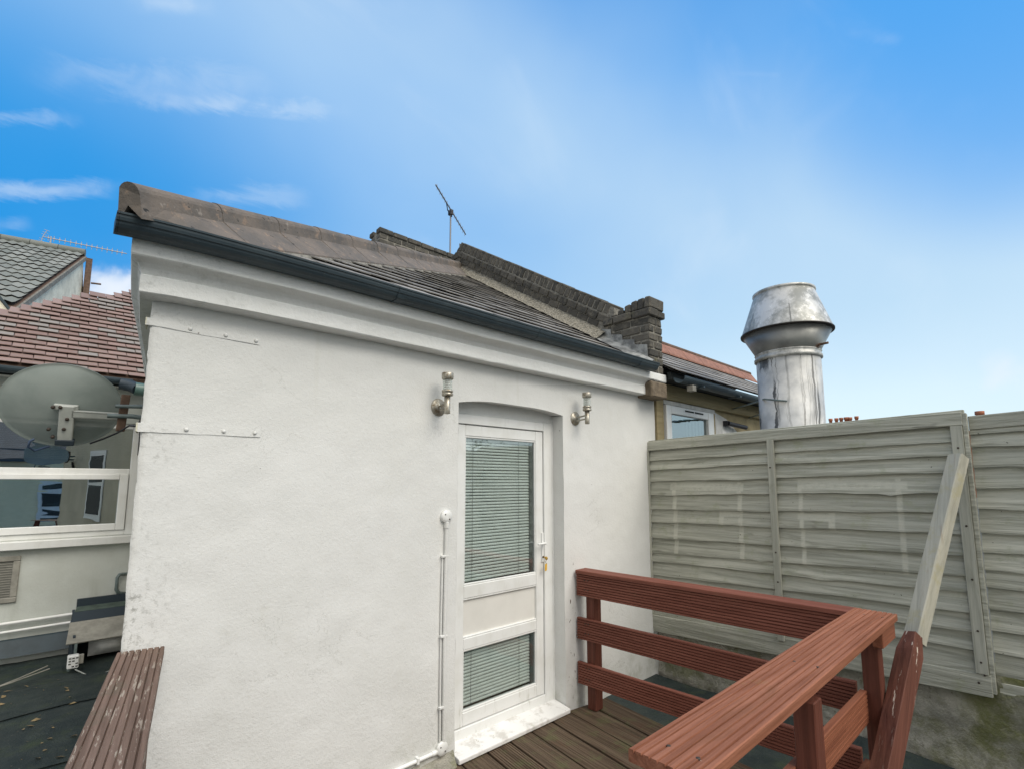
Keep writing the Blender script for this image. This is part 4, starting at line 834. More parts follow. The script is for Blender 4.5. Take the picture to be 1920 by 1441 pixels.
# front run, parallel to the wall
FA = Vector((1.165, .815, 0)); FB = Vector((3.30, .825, 0))
mb = board(FA + Vector((0, 0, RT_ + .004)), FB - FA, (0, -1, 0), .190, (0, 0, -1), .032, 8, .009, .28, 3); part('top_rail', mb, 'stain_wood_x', ra)
part('end_beam', MB().box((3.02, .645, RT_ - .112), (3.275, .690, RT_ - .030)), 'stain_board_x', ra, .004)
post(3.165, .730, .895, .085, .075); post(2.16, .715, .895, .085, .075); post(1.25, .715, .975, .085, .075)
for zt in (.655, .330):
    mb = board((1.2, .753, zt), (1.92, 0, 0), (0, 0, -1), .150, (0, 1, 0), .028, 7, .0075, .34, int(zt * 7)); part('board', mb, 'stain_board_x', ra)
for X_ in (1.25, 2.16, 3.165):
    for dy in (-.045, .035): part('screw', MB().lathe((X_, .715 + dy, RT_ + .0035), (0, 0, 1), [(0, .0012), (.0055, .0012), (.0055, -.002)], 10), 'bolt_dark', ra)
for zz in (.94, .87, .62, .55, .30, .22):
    for dx in (.03, .06): p = A + Vector((-.001, -.05 - dx, zz)); part('screw', MB().lathe(p, (-1, 0, 0), [(0, .0015), (.005, .0015), (.005, -.002)], 8), 'bolt_dark', ra)
# left plank rail against the wall corner
lr = thing('deck_railing', 'worn peeling brown grooved plank rail in the bottom left corner, ending at the white wall', 'railing', (.3, 2.0, 0))
LA = Vector((.292, 2.640, RT_)); LB = Vector((-.040, .95, RT_)); ld = (LB - LA); lw = Vector((-ld.y, ld.x, 0)).normalized(); lw = lw if lw.x > 0 else -lw
mb = board(LA, ld, lw, .158, (0, 0, -1), .030, 7, .0065, .24, 5); part('top_rail', mb, 'worn_plank', lr)
for t_ in (.12, .93):
    p = LA + ld * t_ + lw * .08; part('post', MB().box((p.x - .04, p.y - .04, -.02), (p.x + .04, p.y + .04, RT_ - .031)), 'stain_wood_z', lr, .004)
for zt in (.68, .36):
    mb = board(LA + lw * .10 + Vector((0, 0, zt - RT_)) - ld.normalized() * -.02, ld * .97, (0, 0, -1), .14, lw, .028, 7, .0045, .36, int(zt * 9)); part('board', mb, 'worn_plank', lr)
# leaning brace and the red timber it is fixed to
BT = AX(1797, 856, 4.155); BB = AX(1716, 1195, 3.52); BD = (BB - BT)
def timber(p, q, w, h, wdir, cap=0):
    d = (q - p).normalized(); wv = (wdir - d * d.dot(wdir)).normalized(); hv = d.cross(wv).normalized(); N_ = 14; rings = []
    for k in range(N_ + 1):
        P = p + (q - p) * k / N_ + wv * .0015 * fbm(k * .4, 1, 1) + hv * .0015 * fbm(k * .4, 5, 1); rings.append([P + wv * w / 2 + hv * h / 2, P - wv * w / 2 + hv * h / 2, P - wv * w / 2 - hv * h / 2, P + wv * w / 2 - hv * h / 2])
    return MB().sweep(rings, True, True, False)
yv = Vector((-.5, .87, 0)) * -1; yv = Vector((.5, .87, 0))
solo('timber_brace', timber(BT, BT + BD * 1.02, .080, .074, yv), 'brace_wood', 'weathered grey timber brace leaning against the fence panel post', 'timber', (BT + BD * 1.02), bevel=.005)
r0 = AX(1711, 1196, 3.42); r1 = AX(1660, 1441, 2.95); r1 = r0 + (r1 - r0) * ((r0.z - .005) / (r0.z - r1.z)); rd_ = (r1 - r0)
tp = timber(r0, r1, .084, .084, yv)
cc = sum((tp.v[k] for k in range(4)), Vector()) / 4; nb_ = len(tp.v) - 8
for k in (0, 1, 2, 3, nb_, nb_ + 1, nb_ + 2, nb_ + 3): tp.v[k] = cc + (tp.v[k] - cc) * .66 - rd_.normalized() * .025
solo('timber_prop', tp, 'brace_red', 'red brown prop with peeling paint running from the deck to the grey brace', 'timber', r1, bevel=.003)
# ================================================================== wall lamps either side of the door
def wall_lamp(ubase, vbase, utube, vt, lab):
    c = AY(ubase, vbase, WY); c.y = WY + wdisp(c.x, c.z); tx = AY(utube, vbase, WY - .105).x; ty = WY - .105
    zs = [AY(utube, v, ty).z for v in vt]      # cap top, glass top, glass bottom, collar bottom, tube bottom
    l = thing('wall_lamp', lab, 'wall lamp', (c.x, WY, c.z), 'steel wall lamps beside the door')
    mb = MB(); mb.lathe((c.x, c.y + .002, c.z), (0, -1, 0), [(0, 0), (.055, 0), (.056, .004), (.053, .011), (.024, .013), (.022, .017), (0, .017)], 32); part('base', mb, 'brushed_steel', l)
    zt = zs[3] - .012
    for dz in (.006, -.022):
        mb = MB(); mb.tube([(c.x, c.y - .02, c.z + dz), (c.x + .01, c.y - .05, c.z + dz + .006), (tx, ty, c.z + dz + .016)], .0065, 10); part('arm', mb, 'brushed_steel', l)
    mb = MB(); mb.lathe((tx, ty, zs[4]), (0, 0, 1), [(0, 0), (.017, 0), (.019, .004), (.019, zs[3] - zs[4]), (0, zs[3] - zs[4])], 20); part('holder', mb, 'brushed_steel', l)
    h = zs[2] - zs[3]; mb = MB(); mb.lathe((tx, ty, zs[3]), (0, 0, 1), [(.0, 0), (.030, 0), (.036, .005), (.036, h * .42), (.030, h * .45), (.030, h * .62), (.035, h * .66), (.035, h - .003), (.032, h), (0, h)], 28); part('collar', mb, 'brushed_steel', l)
    h = zs[1] - zs[2]; mb = MB(); mb.lathe((tx, ty, zs[2]), (0, 0, 1), [(.030, 0), (.030, h), (.027, h), (.027, 0), (.030, 0)], 24); part('glass', mb, 'clear_glass', l)
    mb = MB()
    for k in range(5): mb.lathe((tx, ty, zs[2] + h * (k + .5) / 5), (0, 0, 1), [(.012, -.004), (.022, .0), (.012, .004)], 16)
    mb.lathe((tx, ty, zs[2]), (0, 0, 1), [(.010, 0), (.010, h)], 10); part('baffle', mb, 'worn_white', l)
    h = zs[0] - zs[1]; mb = MB(); mb.lathe((tx, ty, zs[1]), (0, 0, 1), [(0, 0), (.034, 0), (.037, .004), (.037, h - .004), (.034, h), (0, h)], 24); part('cap', mb, 'brushed_steel', l)
wall_lamp(822, 763, 838.5, (699, 711, 731, 742, 775), 'larger looking steel wall lamp with clear glass, left of the door beside the arch')
wall_lamp(1078, 784, 1101, (736, 745, 761, 770, 794), 'steel wall lamp with clear glass between the door and the brown rail end')
# cable conduit with two round junction boxes
cd_ = thing('cable_conduit', 'white painted cable conduit with round junction boxes running down beside the door', 'conduit', (1.9, WY, .1))
j1 = AY(838.5, 967.5, WY - .02); j2 = AY(830, 1403, WY - .02)
for j in (j1, j2):
    mb = MB(); mb.lathe((j.x, WY + .004, j.z), (0, -1, 0), [(0, 0), (.040, 0), (.040, .022), (.037, .027), (.010, .028), (0, .028)], 28); b = part('junction_box', mb, 'white_upvc', cd_)
    for sx, sz in ((-.016, .014), (.016, -.016)): mb = MB(); mb.lathe((j.x + sx, WY - .0245, j.z + sz), (0, -1, 0), [(0, 0), (.0045, 0), (.0045, .001), (0, .001)], 8); part('screw', mb, 'bolt_dark', b)
mb = MB(); mb.tube([(j1.x + .002, WY - .012, j1.z - .038), (j1.x - .002, WY - .012, .8), (j2.x + .012, WY - .012, j2.z + .038)], .0125, 10); mb.tube([(j1.x + .002, WY - .012, j1.z - .036), (j1.x + .002, WY - .012, j1.z - .07)], .017, 10); part('pipe', mb, 'white_render', cd_)
zc1 = AY(834, 1042, WY - .02).z
mb = MB(); mb.tube([(j1.x - .022, WY - .008, zc1), (j1.x - .026, WY - .008, .8), (j2.x - .014, WY - .008, j2.z + .036)], .0065, 8); part('cable', mb, 'white_render', cd_)
for v in (1042, 1192, 1325): z = AY(832, v, WY - .02).z; part('clip', MB().box((j1.x - .034, WY - .024, z - .008), (j1.x + .014, WY + .004, z + .006)), 'white_render', cd_, .002)
e_ = AY(700, 1458, WY - .02); mb = MB(); mb.tube([(j2.x - .036, WY - .012, j2.z - .008), (j2.x - .36, WY - .012, j2.z - .012), (.62, WY - .012, j2.z - .03)], .0115, 10); mb.tube([(j2.x - .036, WY - .012, j2.z - .008), (j2.x - .07, WY - .012, j2.z - .008)], .015, 10); part('pipe', mb, 'white_upvc', cd_)
for dx in (.17, .6): part('clip', MB().box((j2.x - dx - .008, WY - .027, j2.z - .026), (j2.x - dx + .008, WY + .004, j2.z + .010)), 'white_upvc', cd_, .002)
mb = MB(); mb.grid(lambda a, b: Vector((.40 + 1.575 * a, WY - .045 - .03 * fbm(a * 6, b, 2) + .04 * b, -.04 + .125 * b + .02 * fbm(a * 8, b, 4) * b)), 60, 6); part('plinth', mb, 'concrete', out)
# ================================================================== satellite dish
dc = Vector((.062, 3.60, 2.085)); dn = Vector((.10, 1, .30)).normalized()
sd = thing('satellite_dish', 'grey green satellite dish seen from behind, fixed to the left corner of the white building', 'satellite dish', (.30, 3.6, 1.9))
ax = Vector((1, -.10, 0)); ax = (ax - dn * ax.dot(dn)).normalized(); ay = dn.cross(ax); ay = ay if ay.z > 0 else -ay
rings = []
for r_, off in [(0.02, .0), (.25, .003), (.5, .012), (.75, .027), (.93, .042), (1.0, .049), (1.018, .046), (1.018, .056), (1., .055), (.93, .047), (.5, .017), (.02, .005)]:
    rings.append([dc + ax * (.252 * r_ * math.cos(t)) + ay * (.222 * r_ * math.sin(t)) + dn * off for t in [2 * math.pi * k / 64 for k in range(64)]])
part('reflector', MB().sweep(rings, True, True), 'dish_mesh', sd)
def D3(a, b, c=0): return dc + ax * a + ay * b + dn * c
mb = MB(); mb.ob(D3(-.005, -.185, -.045), ax * .062, ay * .20, dn * .045); mb.ob(D3(-.03, -.012, -.03), ax * .10, ay * .030, dn * .03); bk = part('bracket', mb, 'bracket_paint', sd, .004)
mb = MB(); mb.ob(D3(-.012, -.198, -.055), ax * .078, ay * .030, dn * .05); part('bracket_foot', mb, 'hood_dark', sd, .003)
for a, b in ((-.03, .004), (.0, .006), (.03, -.055), (.02, -.11), (-.04, -.115), (-.022, -.155)):
    mb = MB(); mb.lathe(D3(a, b, -.05), -dn, [(0, -.02), (.009, -.02), (.009, 0), (.006, .004), (0, .004)], 8); part('bolt', mb, 'bolt_dark', bk)
mb = MB(); mb.ob(D3(.045, -.020, -.045), ax * .20, ay * .012, dn * .03); mb.ob(D3(.045, -.048, -.045), ax * .20, ay * .010, dn * .03); mb.ob(D3(.045, -.048, -.045), ax * .20, ay * .04, dn * .004); part('arm', mb, 'bracket_paint', sd, .002)
mb = MB(); mb.ob((.292, 3.50, 1.965), (.040, 0, 0), (0, .025, 0), (.012, 0, .205)); part('clamp_plate', mb, 'rust_brown', sd, .003)
mb = MB(); mb.tube([(.25, 3.50, 2.045), (.36, 3.48, 2.05), (.43, 3.47, 2.04)], .012, 8); mb.tube([(.28, 3.49, 2.10), (.40, 3.46, 2.105)], .010, 8); part('wall_mount', mb, 'pipe_grey', sd)
mb = MB(); mb.box((.385, 3.30, 1.83), (.41, 3.40, 1.955)); mb.tube([(.40, 3.38, 1.95), (.385, 3.42, 1.99), (.40, 3.4, 2.03)], .016, 8); part('wall_plate', mb, 'dark_metal', sd, .003)
mb = MB(); mb.tube([D3(.13, -.20, .03), D3(.19, -.155, -.03), (.30, 3.48, 1.955), (.345, 3.46, 1.995), (.385, 3.42, 1.99)], .005, 6); part('cable', mb, 'cable_black', sd)
mb = MB(); mb.tube([D3(-.10, -.185, .02), D3(-.115, -.195, .01), D3(-.12, -.225, .01), D3(-.095, -.248, .02), D3(-.04, -.228, .05)], .0065, 8); part('feed_arm', mb, 'cable_blue', sd)
# ================================================================== house on the left
HY = 7.0
lh = thing('red_tiled_house', 'pale rendered building with red plain tile roof and wide white window behind the satellite dish', 'building', (0, 7.5, -.05))
mb = MB(); WL0, WL1, WZ0, WZ1 = -2.3, .842, 1.115, 2.33
for a, b in (((-7, HY, -3.6), (WL0, HY + .25, 2.80)), ((WL1, HY, -3.6), (1.05, HY + .25, 2.80)), ((WL0, HY, -3.6), (WL1, HY + .25, WZ0)), ((WL0, HY, WZ1), (WL1, HY + .25, 2.80))): mb.box(a, b)
mb.box((-7, HY + .26, -3.6), (1.04, HY + 4, .5)); part('wall', mb, 'dull_render', lh)
part('room', MB().box((WL0 - .1, HY + .9, .52), (WL1 + .1, HY + .95, 2.7)), 'dark_interior', lh)
lw_ = part('window', MB().box((WL0, HY + .055, WZ0 + .001), (WL1, HY + .12, WZ0 + .05)), 'white_upvc', lh)
def wp(name, boxes, mat='white_upvc', bevel=.006):
    mb = MB()
    for a, b in boxes: mb.box(a, b)
    return part(name, mb, mat, lw_, bevel)
Y0 = HY + .03
wp('window_frame', [((.745, Y0, WZ0), (WL1 - .003, Y0 + .07, WZ1)), ((WL0, Y0, WZ0), (WL0 + .08, Y0 + .07, WZ1)), ((WL0 + .081, Y0 + .0006, WZ0), (.744, Y0 + .07, WZ0 + .055)), ((WL0 + .081, Y0 + .0006, WZ1 - .06), (.744, Y0 + .07, WZ1)), ((WL0 + .081, Y0 + .0006, 1.765), (.744, Y0 + .07, 1.83))])
wp('casement', [((.66, Y0 - .018, 1.172), (.738, Y0 + .05, 1.768)), ((WL0 + .085, Y0 - .0175, 1.172), (.659, Y0 + .05, 1.242)), ((WL0 + .085, Y0 - .0175, 1.712), (.659, Y0 + .05, 1.768))])
wp('pane', [((WL0 + .09, Y0 + .02, 1.24), (.662, Y0 + .024, 1.715))], 'window_glass', 0)
wp('pane', [((WL0 + .085, Y0 + .021, 1.828), (.746, Y0 + .025, WZ1 - .058))], 'window_glass', 0)
bl_ = MB(); bl_.grid(lambda a, b: Vector((WL0 + .1 + (.64 - WL0) * a, Y0 + .10 - .012 * b, .010 * b)), 1, 1); blm = bl_.mesh('blind_slat'); blm.materials.append(M['blind_slat'])
for k in range(20): place('blind_slat', blm, lw_, (0, 0, 1.93 + .018 * k))
part('window_sill', MB().box((WL0 - .08, HY - .075, 1.032), (.85, HY + .05, 1.112)), 'white_upvc', lh, .006)
# vent grille
vt = part('vent', MB().box((-.50, HY - .006, .555), (-.075, HY - .0005, .955)), 'vent_mesh', lh)
for a, b in (((-.52, HY - .022, .535), (-.053, HY - .0065, .585)), ((-.52, HY - .022, .925), (-.053, HY - .0065, .975)), ((-.105, HY - .0215, .586), (-.053, HY - .0065, .924)), ((-.52, HY - .0215, .586), (-.47, HY - .0065, .924))): part('vent_frame', MB().box(a, b), 'hood_face', vt, .006)
for k in range(14): part('vent_bar', MB().box((-.47, HY - .012, .60 + k * .023), (-.106, HY - .0062, .606 + k * .023)), 'hood_face', vt)
# pipes along the foot of the wall
def P7(u, v, y=HY - .04): return AY(u, v, y)
a, b = P7(0, 1170), P7(143, 1149); d = (b - a) / (b.x - a.x)
def ext(p, x): q = p + d * (x - p.x); return q
mb = MB(); mb.tube([ext(a, -2.5), ext(a, .46)], .016, 8); part('pipe', mb, 'pvc_white', lh)
a2 = P7(0, 1186); mb = MB(); mb.tube([ext(a2, -2.5), ext(a2, .37)], .013, 8); part('pipe', mb, 'pvc_white', lh)
a3 = P7(0, 1203, HY - .03); b3 = P7(0, 1229, HY - .10); mb = MB(); mb.prism([(-3, HY - .001, a3.z + .01), (-3, HY - .03, a3.z), (-3, HY - .10, b3.z - .03), (-3, HY - .001, b3.z - .03)], (4, 0, 0)); part('upstand', mb, 'felt_upstand', lh)
mb = MB(); mb.tube([P7(240, 1074, HY + .01), P7(224, 1076, HY - .05), P7(220, 1082, HY - .06), P7(218, 1104, HY - .06), P7(222, 1110, HY - .05), P7(238, 1112, HY + .01)], .017, 10); part('overflow_pipe', mb, 'pipe_grey', lh)
# eaves gutter and outlet
ez = 2.765; rings = []
for X in (-3.0, .66):
    r_ = [Vector((X, 6.70 + .058 * math.cos(math.pi * (1 + k / 10)), ez + .058 * math.sin(math.pi * (1 + k / 10)))) for k in range(11)]; r_ += [p + Vector((0, 0, .005)) for p in r_[::-1]]; rings.append(r_)
lg = part('gutter', MB().sweep(rings, True, True, False), 'gutter_plastic', lh)
mb = MB(); mb.tube([(.56, 6.68, 2.715), (.64, 6.66, 2.70), (.70, 6.60, 2.665)], .062, 16); part('elbow', mb, 'hood_dark', lg)
mb = MB(); mb.tube([(.675, 6.60, 2.665), (.765, 6.60, 2.66)], .070, 16); part('connector', mb, 'pvc_teal', lg)
mb = MB(); mb.tube([(.755, 6.56, 2.655), (.98, 6.56, 2.65)], .082, 16); part('outlet', mb, 'pvc_white', lg)
part('fascia', MB().box((-7, 6.76, 2.70), (1.2, 6.79, 2.82)), 'dark_gap', lh); part('soffit', MB().box((-7, 6.791, 2.71), (1.2, 6.999, 2.72)), 'worn_white', lh)
# red plain tile roof, tile by tile
RS = .86; th = math.atan(RS); E0 = Vector((0, 6.66, 2.80)); rup = Vector((0, math.cos(th), math.sin(th))); rnr = Vector((0, -math.sin(th), math.cos(th)))
def rpl(u, v):
    dd = ray(u, v); n = rnr; t = (E0 - EYE).dot(n) / dd.dot(n); return EYE + dd * t
H0, H1 = rpl(-20, 590), rpl(262, 541)
def rs(P): return (P - E0).dot(rup)
def hipx(s): return H0.x + (s - rs(H0)) / (rs(H1) - rs(H0)) * (H1.x - H0.x)
s_top = rs(H1) + .35
poly = [E0 + Vector((-3.2, 0, 0)), E0 + Vector((1.9, 0, 0)), E0 + rup * s_top + Vector((1.9, 0, 0)), E0 + rup * s_top + Vector((hipx(s_top), 0, 0)), E0 + rup * rs(H0) + Vector((H0.x, 0, 0)), E0 + rup * (rs(H0) * .6) + Vector((-3.2, 0, 0))]
mb = MB(); mb.prism([p - rnr * .03 for p in poly], -rnr * .05); lroof = part('roof', mb, 'rust_brown', lh)
tms = []
for k in range(6):
    vs, fs = chamfer(.1605, .262, .011, .003, .0015, 90 + k); m_ = MB().add([v + Vector((0, .131, .006)) for v in vs], fs).mesh('tile'); m_.materials.append(M['red_tile']); tms.append(m_)
g = .1; n = 0
for c in range(int(s_top / g) + 1):
    x = -1.2 + (.0825 if c % 2 else 0)
    while x < 1.55:
        s_ = c * g
        if x > hipx(s_ + .02) - .05 and x > -.95 and n < 298:
            p = E0 + rup * s_ + Vector((x + .0825, 0, 0)) + rnr * (.006 + rn.uniform(0, .004))
            vis = x < .32 + .62 + c * .012 + .25
            if vis: place('tile', rn.choice(tms), lroof, p, (th - .25 + rn.uniform(-.012, .012), rn.uniform(-.01, .01), rn.uniform(-.01, .01))); n += 1
        x += .165
print('red tiles', n)
# the rest of the left roof out of frame
mb = MB()
for c in range(16):
    for k in range(12):
        x = -.97 - .165 * (k + 1) + (.0825 if c % 2 else 0)
        if x > hipx(c * g + .02) - .05 or c < 6:
            p = E0 + rup * (c * g) + Vector((x, 0, 0)); q = Matrix.Rotation(th - .085, 3, 'X'); mb.ob(p, q @ Vector((.162, 0, 0)), q @ Vector((0, .26, 0)), q @ Vector((0, 0, .012)))
part('tile_field', mb, 'red_tile', lroof, stuff=True)
# extractor hood against the wall
eh = thing('extractor_hood', 'dark topped grey metal ventilation hood on the felt roof beside the white wall corner', 'hood', (.55, 6.5, -.05))
pr = [AY(147, 1135, 6.98), AY(139, 1148.5, 6.80), AY(131, 1168, 6.70), AY(123, 1209, 6.45)]
def hx(p, dx): return [q + Vector((dx, 0, 0)) for q in p]
def strip(p, q, dx=.9, th_=.012):
    n_ = (q - p).cross(Vector((1, 0, 0))).normalized(); return MB().prism([p, q, q + Vector((dx + p.x - q.x, 0, 0)), p + Vector((dx, 0, 0))], n_ * th_)
part('top', strip(pr[0], pr[1]), 'hood_top', eh); part('lip', strip(pr[1], pr[2], .93), 'hood_dark', eh); part('face', strip(pr[2], pr[3], .96), 'hood_face', eh)
mb = MB(); mb.prism([(pr[3].x + .05, 6.5, -.05), (pr[3].x + .05, 6.5, pr[3].z + .05), (pr[3].x + .05, 6.98, pr[0].z - .03), (pr[3].x + .05, 6.98, -.05)], (.02, 0, 0)); mb.box((.4, 6.93, -.05), (1.2, 6.97, .5)); part('side', mb, 'hood_dark', eh)
mb = MB(); mb.grid(lambda a, b: Vector((.50 + .34 * a, 6.62 - .10 * math.sin(math.pi * a) * math.sin(math.pi * min(1, b * 1.2)), .0 + .25 * b)), 16, 10); part('duct', mb, 'worn_white', eh)
part('leg', MB().box((.385, 6.44, -.04), (.405, 6.46, pr[3].z)), 'pipe_grey', eh)
sb = AY(137, 1239, 6.35)
jb = thing('junction_box', 'small white electrical box with black printed lines under the ventilation hood', 'box', (sb.x, 6.35, sb.z - .06))
part('case', MB().box((sb.x - .042, 6.32, sb.z - .058), (sb.x + .042, 6.39, sb.z + .058)), 'pvc_white', jb, .008)
for r_ in range(4):
    for c_ in range(3):
        if (r_ + c_) % 4 != 3: part('print', MB().box((sb.x - .034 + c_ * .025, 6.3185, sb.z + .030 - r_ * .024), (sb.x - .016 + c_ * .025, 6.3198, sb.z + .040 - r_ * .024)), 'label_ink', jb)
part('side_clip', MB().box((sb.x + .043, 6.34, sb.z - .03), (sb.x + .075, 6.38, sb.z + .05)), 'hood_face', jb, .003)
mb = MB(); mb.tube([(sb.x - .02, 6.36, sb.z - .058), (sb.x - .03, 6.33, -.02)], .012, 6); part('foot', mb, 'pipe_grey', jb)
mb = MB(); mb.tube([(sb.x + .02, 6.33, sb.z - .07), (sb.x + .10, 6.2, sb.z - .105), (sb.x + .22, 6.15, sb.z - .10), (sb.x + .34, 6.2, sb.z - .085)], .006, 6); solo('cable', mb, 'cable_grey', 'thin grey cable looping from the small white electrical box', 'cable', (sb.x, 6.3, sb.z - .1))
for i_, yy in enumerate((3.35, 4.3, 5.3)):
    part('lap_seam', MB().grid(lambda a, b: Vector((-4 + 4.9 * a, yy + .06 * a + .012 * fbm(a * 20, i_) + .05 * b, -.03 + .05 * fbm(a * 4.9 / 5.2 * 4, (yy + .06 * a + .05 * b - 2.7) / 4.3 * 5, 2) + .010)), 80, 1), 'felt', bpy.data.objects['felt_roof'])
# litter on the felt roof
mb = MB(); r2 = random.Random(5)
for k in range(260):
    p = Vector((r2.uniform(-1.3, .35), r2.uniform(2.9, 6.2), .005)); p.z = -.03 + .05 * fbm((p.x + 4) / 5.2 * 4, (p.y - 2.7) / 4.3 * 5, 2) + .008
    a_ = r2.uniform(0, 6.3); s_ = r2.uniform(.006, .030) if k % 3 else r2.uniform(.004, .010); e1 = Vector((math.cos(a_), math.sin(a_), r2.uniform(-.2, .3))) * s_; e2 = Vector((-math.sin(a_), math.cos(a_), r2.uniform(-.2, .3))) * s_ * .6
    mb.add([p - e1, p - e2 * .8, p + e1, p + e2 + Vector((0, 0, s_ * .3))], [(0, 1, 2, 3)])
solo('fallen_leaves', mb, 'leaf_brown', None, None, (-.5, 4.5, 0), kind='stuff')
for i, (u, v, le, an) in enumerate(((20, 1283, .5, .3), (34, 1275, .42, .5))):
    p = AZp(u, v, .01); mb = MB(); dd = Vector((math.cos(an), math.sin(an), .04)); mb.tube([p - dd * le / 2, p + Vector((0, .02, .012)), p + dd * le / 2 + Vector((0, .05, .03))], .006, 6)
    solo('twig', mb, 'hood_face', 'pale bent twig lying on the dark felt roof, ' + ('nearer the frame edge and longer' if i == 0 else 'shorter one just above the other'), 'twig', p, 'twigs on the felt roof')
# ================================================================== dark tiled house farther back
ap = AY(160, 476, 14.5); er = Vector((math.cos(math.radians(-12)), math.sin(math.radians(-12)), 0)); es = Vector((-math.sin(math.radians(12)), -math.cos(math.radians(12)), 0)); fs_ = .60
dh = thing('grey_tiled_house', 'farther house with wavy grey green tile roof and pale rendered gable under the far aerial', 'building', (ap.x, ap.y, -3.5))
dn_ = (es + Vector((0, 0, -fs_))).normalized(); dnr = er.cross(dn_).normalized(); dnr = dnr if dnr.z > 0 else -dnr
mb = MB(); mb.prism([ap - dnr * .05, ap - er * 7 - dnr * .05, ap - er * 7 + dn_ * 6 - dnr * .05, ap + dn_ * 6 - dnr * .05], -dnr * .08); droof = part('roof', mb, 'rust_brown', dh)
wt = []
for k in range(3):
    m_ = MB().grid(lambda a, b: er * (.30 * a) + dn_ * (.37 * b) + dnr * (.013 * math.sin(a * 4 * math.pi) + .024 * b), 8, 1).mesh('tile'); m_.materials.append(M['dark_tile']); wt.append(m_)
for c in range(15):
    for k in range(10):
        place('tile', rn.choice(wt), droof, ap - er * (.31 + .30 * k) + dn_ * (.30 * c + .08) + dnr * rn.uniform(.0, .012))
for c in range(9):   # thickness shadow line under each course
    pass
for k in range(8):
    mb = MB(); mb.tube([ap - er * (.46 * k) + dnr * .02, ap - er * (.46 * k + .45) + dnr * .02], .085, 8); part('ridge_tile', mb, 'dark_tile', droof)
mb = MB(); mb.prism([ap - er * .03 + Vector((0, 0, -.09)), ap - er * .03 + dn_ * 6 + Vector((0, 0, -.09)), ap - er * .03 + es * 5.1 + Vector((0, 0, -9)), ap - er * .03 - es * 4 + Vector((0, 0, -9)), ap - er * .03 - es * .01 + Vector((0, 0, -.09))], -er * .2); part('wall', mb, 'gable_render', dh)
mb = MB(); mb.prism([ap + Vector((0, 0, -.06)), ap + dn_ * 6 + Vector((0, 0, -.06)), ap + dn_ * 6 + Vector((0, 0, -.16)), ap + Vector((0, 0, -.16))], er * .03); part('verge', mb, 'mortar', dh)
mb = MB(); q = ap + er * .03 - es * .1; mb.box((q.x - .02, q.y, ap.z - 2.4), (q.x + .09, q.y + .2, ap.z - .05)); mb.tube([q + Vector((.1, 0, -.62)), q + Vector((.28, 0, -.60))], .02, 6); mb.ob(q + Vector((.05, 0, -1.35)), (.30, 0, 0), (0, .2, 0), (-.06, 0, .2)); part('downpipe', mb, 'rust_brown', dh)
# small roof in front of it at the frame edge
q0 = rpl(0, 590); sr = thing('lean_to_roof', 'small dark sloping lead roof end at the left frame edge between the two tiled roofs', 'roof', (-1, 9.6, 2.5))
s1, s2 = AY(-60, 480, 9.8), AY(22, 581, 9.6); mb = MB(); mb.prism([s1, s2, s2 + Vector((0, 0, -.05)), s1 + Vector((0, 0, -.05))], (0, .6, .0)); part('edge', mb, 'gutter_plastic', sr)
mb = MB(); mb.prism([s1 + Vector((0, .02, -.06)), s2 + Vector((0, .02, -.06)), s2 + Vector((0, .02, -1.6)), s1 + Vector((0, .02, -2.0))], (0, .5, 0)); part('cheek', mb, 'gable_render', sr)
# far aerial on the grey tiled house
q0 = AY(80, 444, 14.6); q1 = AY(238, 476, 14.6)
fa = thing('roof_aerial', 'long pale television aerial with many short elements above the grey green roof', 'aerial', (q0.x, q0.y, 6.6))
mb = MB(); mb.tube([q0, q1], .010, 6); part('boom', mb, 'aerial_pale', fa); dq = (q1 - q0)
mb = MB(); mb.tube([q0 + dq * .09 + Vector((0, 0, -.35)), q0 + dq * .09 + Vector((0, 0, .04))], .016, 6); part('mast', mb, 'aerial_pale', fa)
for k in range(15):
    p = q0 + dq * ((k + 1) / 16); mb = MB(); mb.tube([p - Vector((0, 0, .07)), p + Vector((0, 0, .06))], .006, 5); mb.box(p - Vector((.014, .014, .014)), p + Vector((.014, .014, .014))); part('element', mb, 'aerial_pale', fa)
mb = MB()
for sg in (-1, 1):
    mb.tube([q0, q0 + Vector((.04 * sg + .02, 0, .17 * sg))], .007, 5)
    for f_ in (.3, .6, .95): e3 = q0 + Vector((.04 * sg + .02, 0, .17 * sg)) * f_; mb.tube([e3 - Vector((.045, 0, -.01)), e3 + Vector((.045, 0, -.01))], .005, 5)
part('reflector', mb, 'aerial_pale', fa)
# ================================================================== distant chimneys behind the fence
def pot(P, r, h): return MB().lathe(P, (0, 0, 1), [(r * .8, 0), (r * .85, h * .8), (r * 1.1, h * .82), (r * 1.1, h), (r * .8, h), (r * .75, h * .5)], 14)
c0, c1 = AX(1552, 796, 30), AX(1612, 790, 30)
st = thing('chimney_stack', 'distant brick chimney stack with a row of terracotta pots above the fence top', 'chimney', (30, c0.y, 3))
mb = MB(); mb.box((29.6, c1.y - .05, 1), (30.3, c0.y + .05, c1.z - .35)); part('stack', mb, 'terracotta_pot', st)
for k, u in enumerate((1558, 1569, 1578, 1588, 1595, 1607)):
    b = AX(u, 795, 30); t_ = AX(u, 784 - k * .9 + (1 if k == 4 else 0), 30); part('pot', pot((30, b.y, c1.z - .36), .085 if k != 3 else .11, t_.z - (c1.z - .36)), 'terracotta_pot', st)
b = AX(1838, 785, 30); t_ = AX(1838, 770, 30)
s2_ = thing('chimney_stack', 'single distant terracotta chimney pot above the right hand fence panel', 'chimney', (30, b.y, 3))
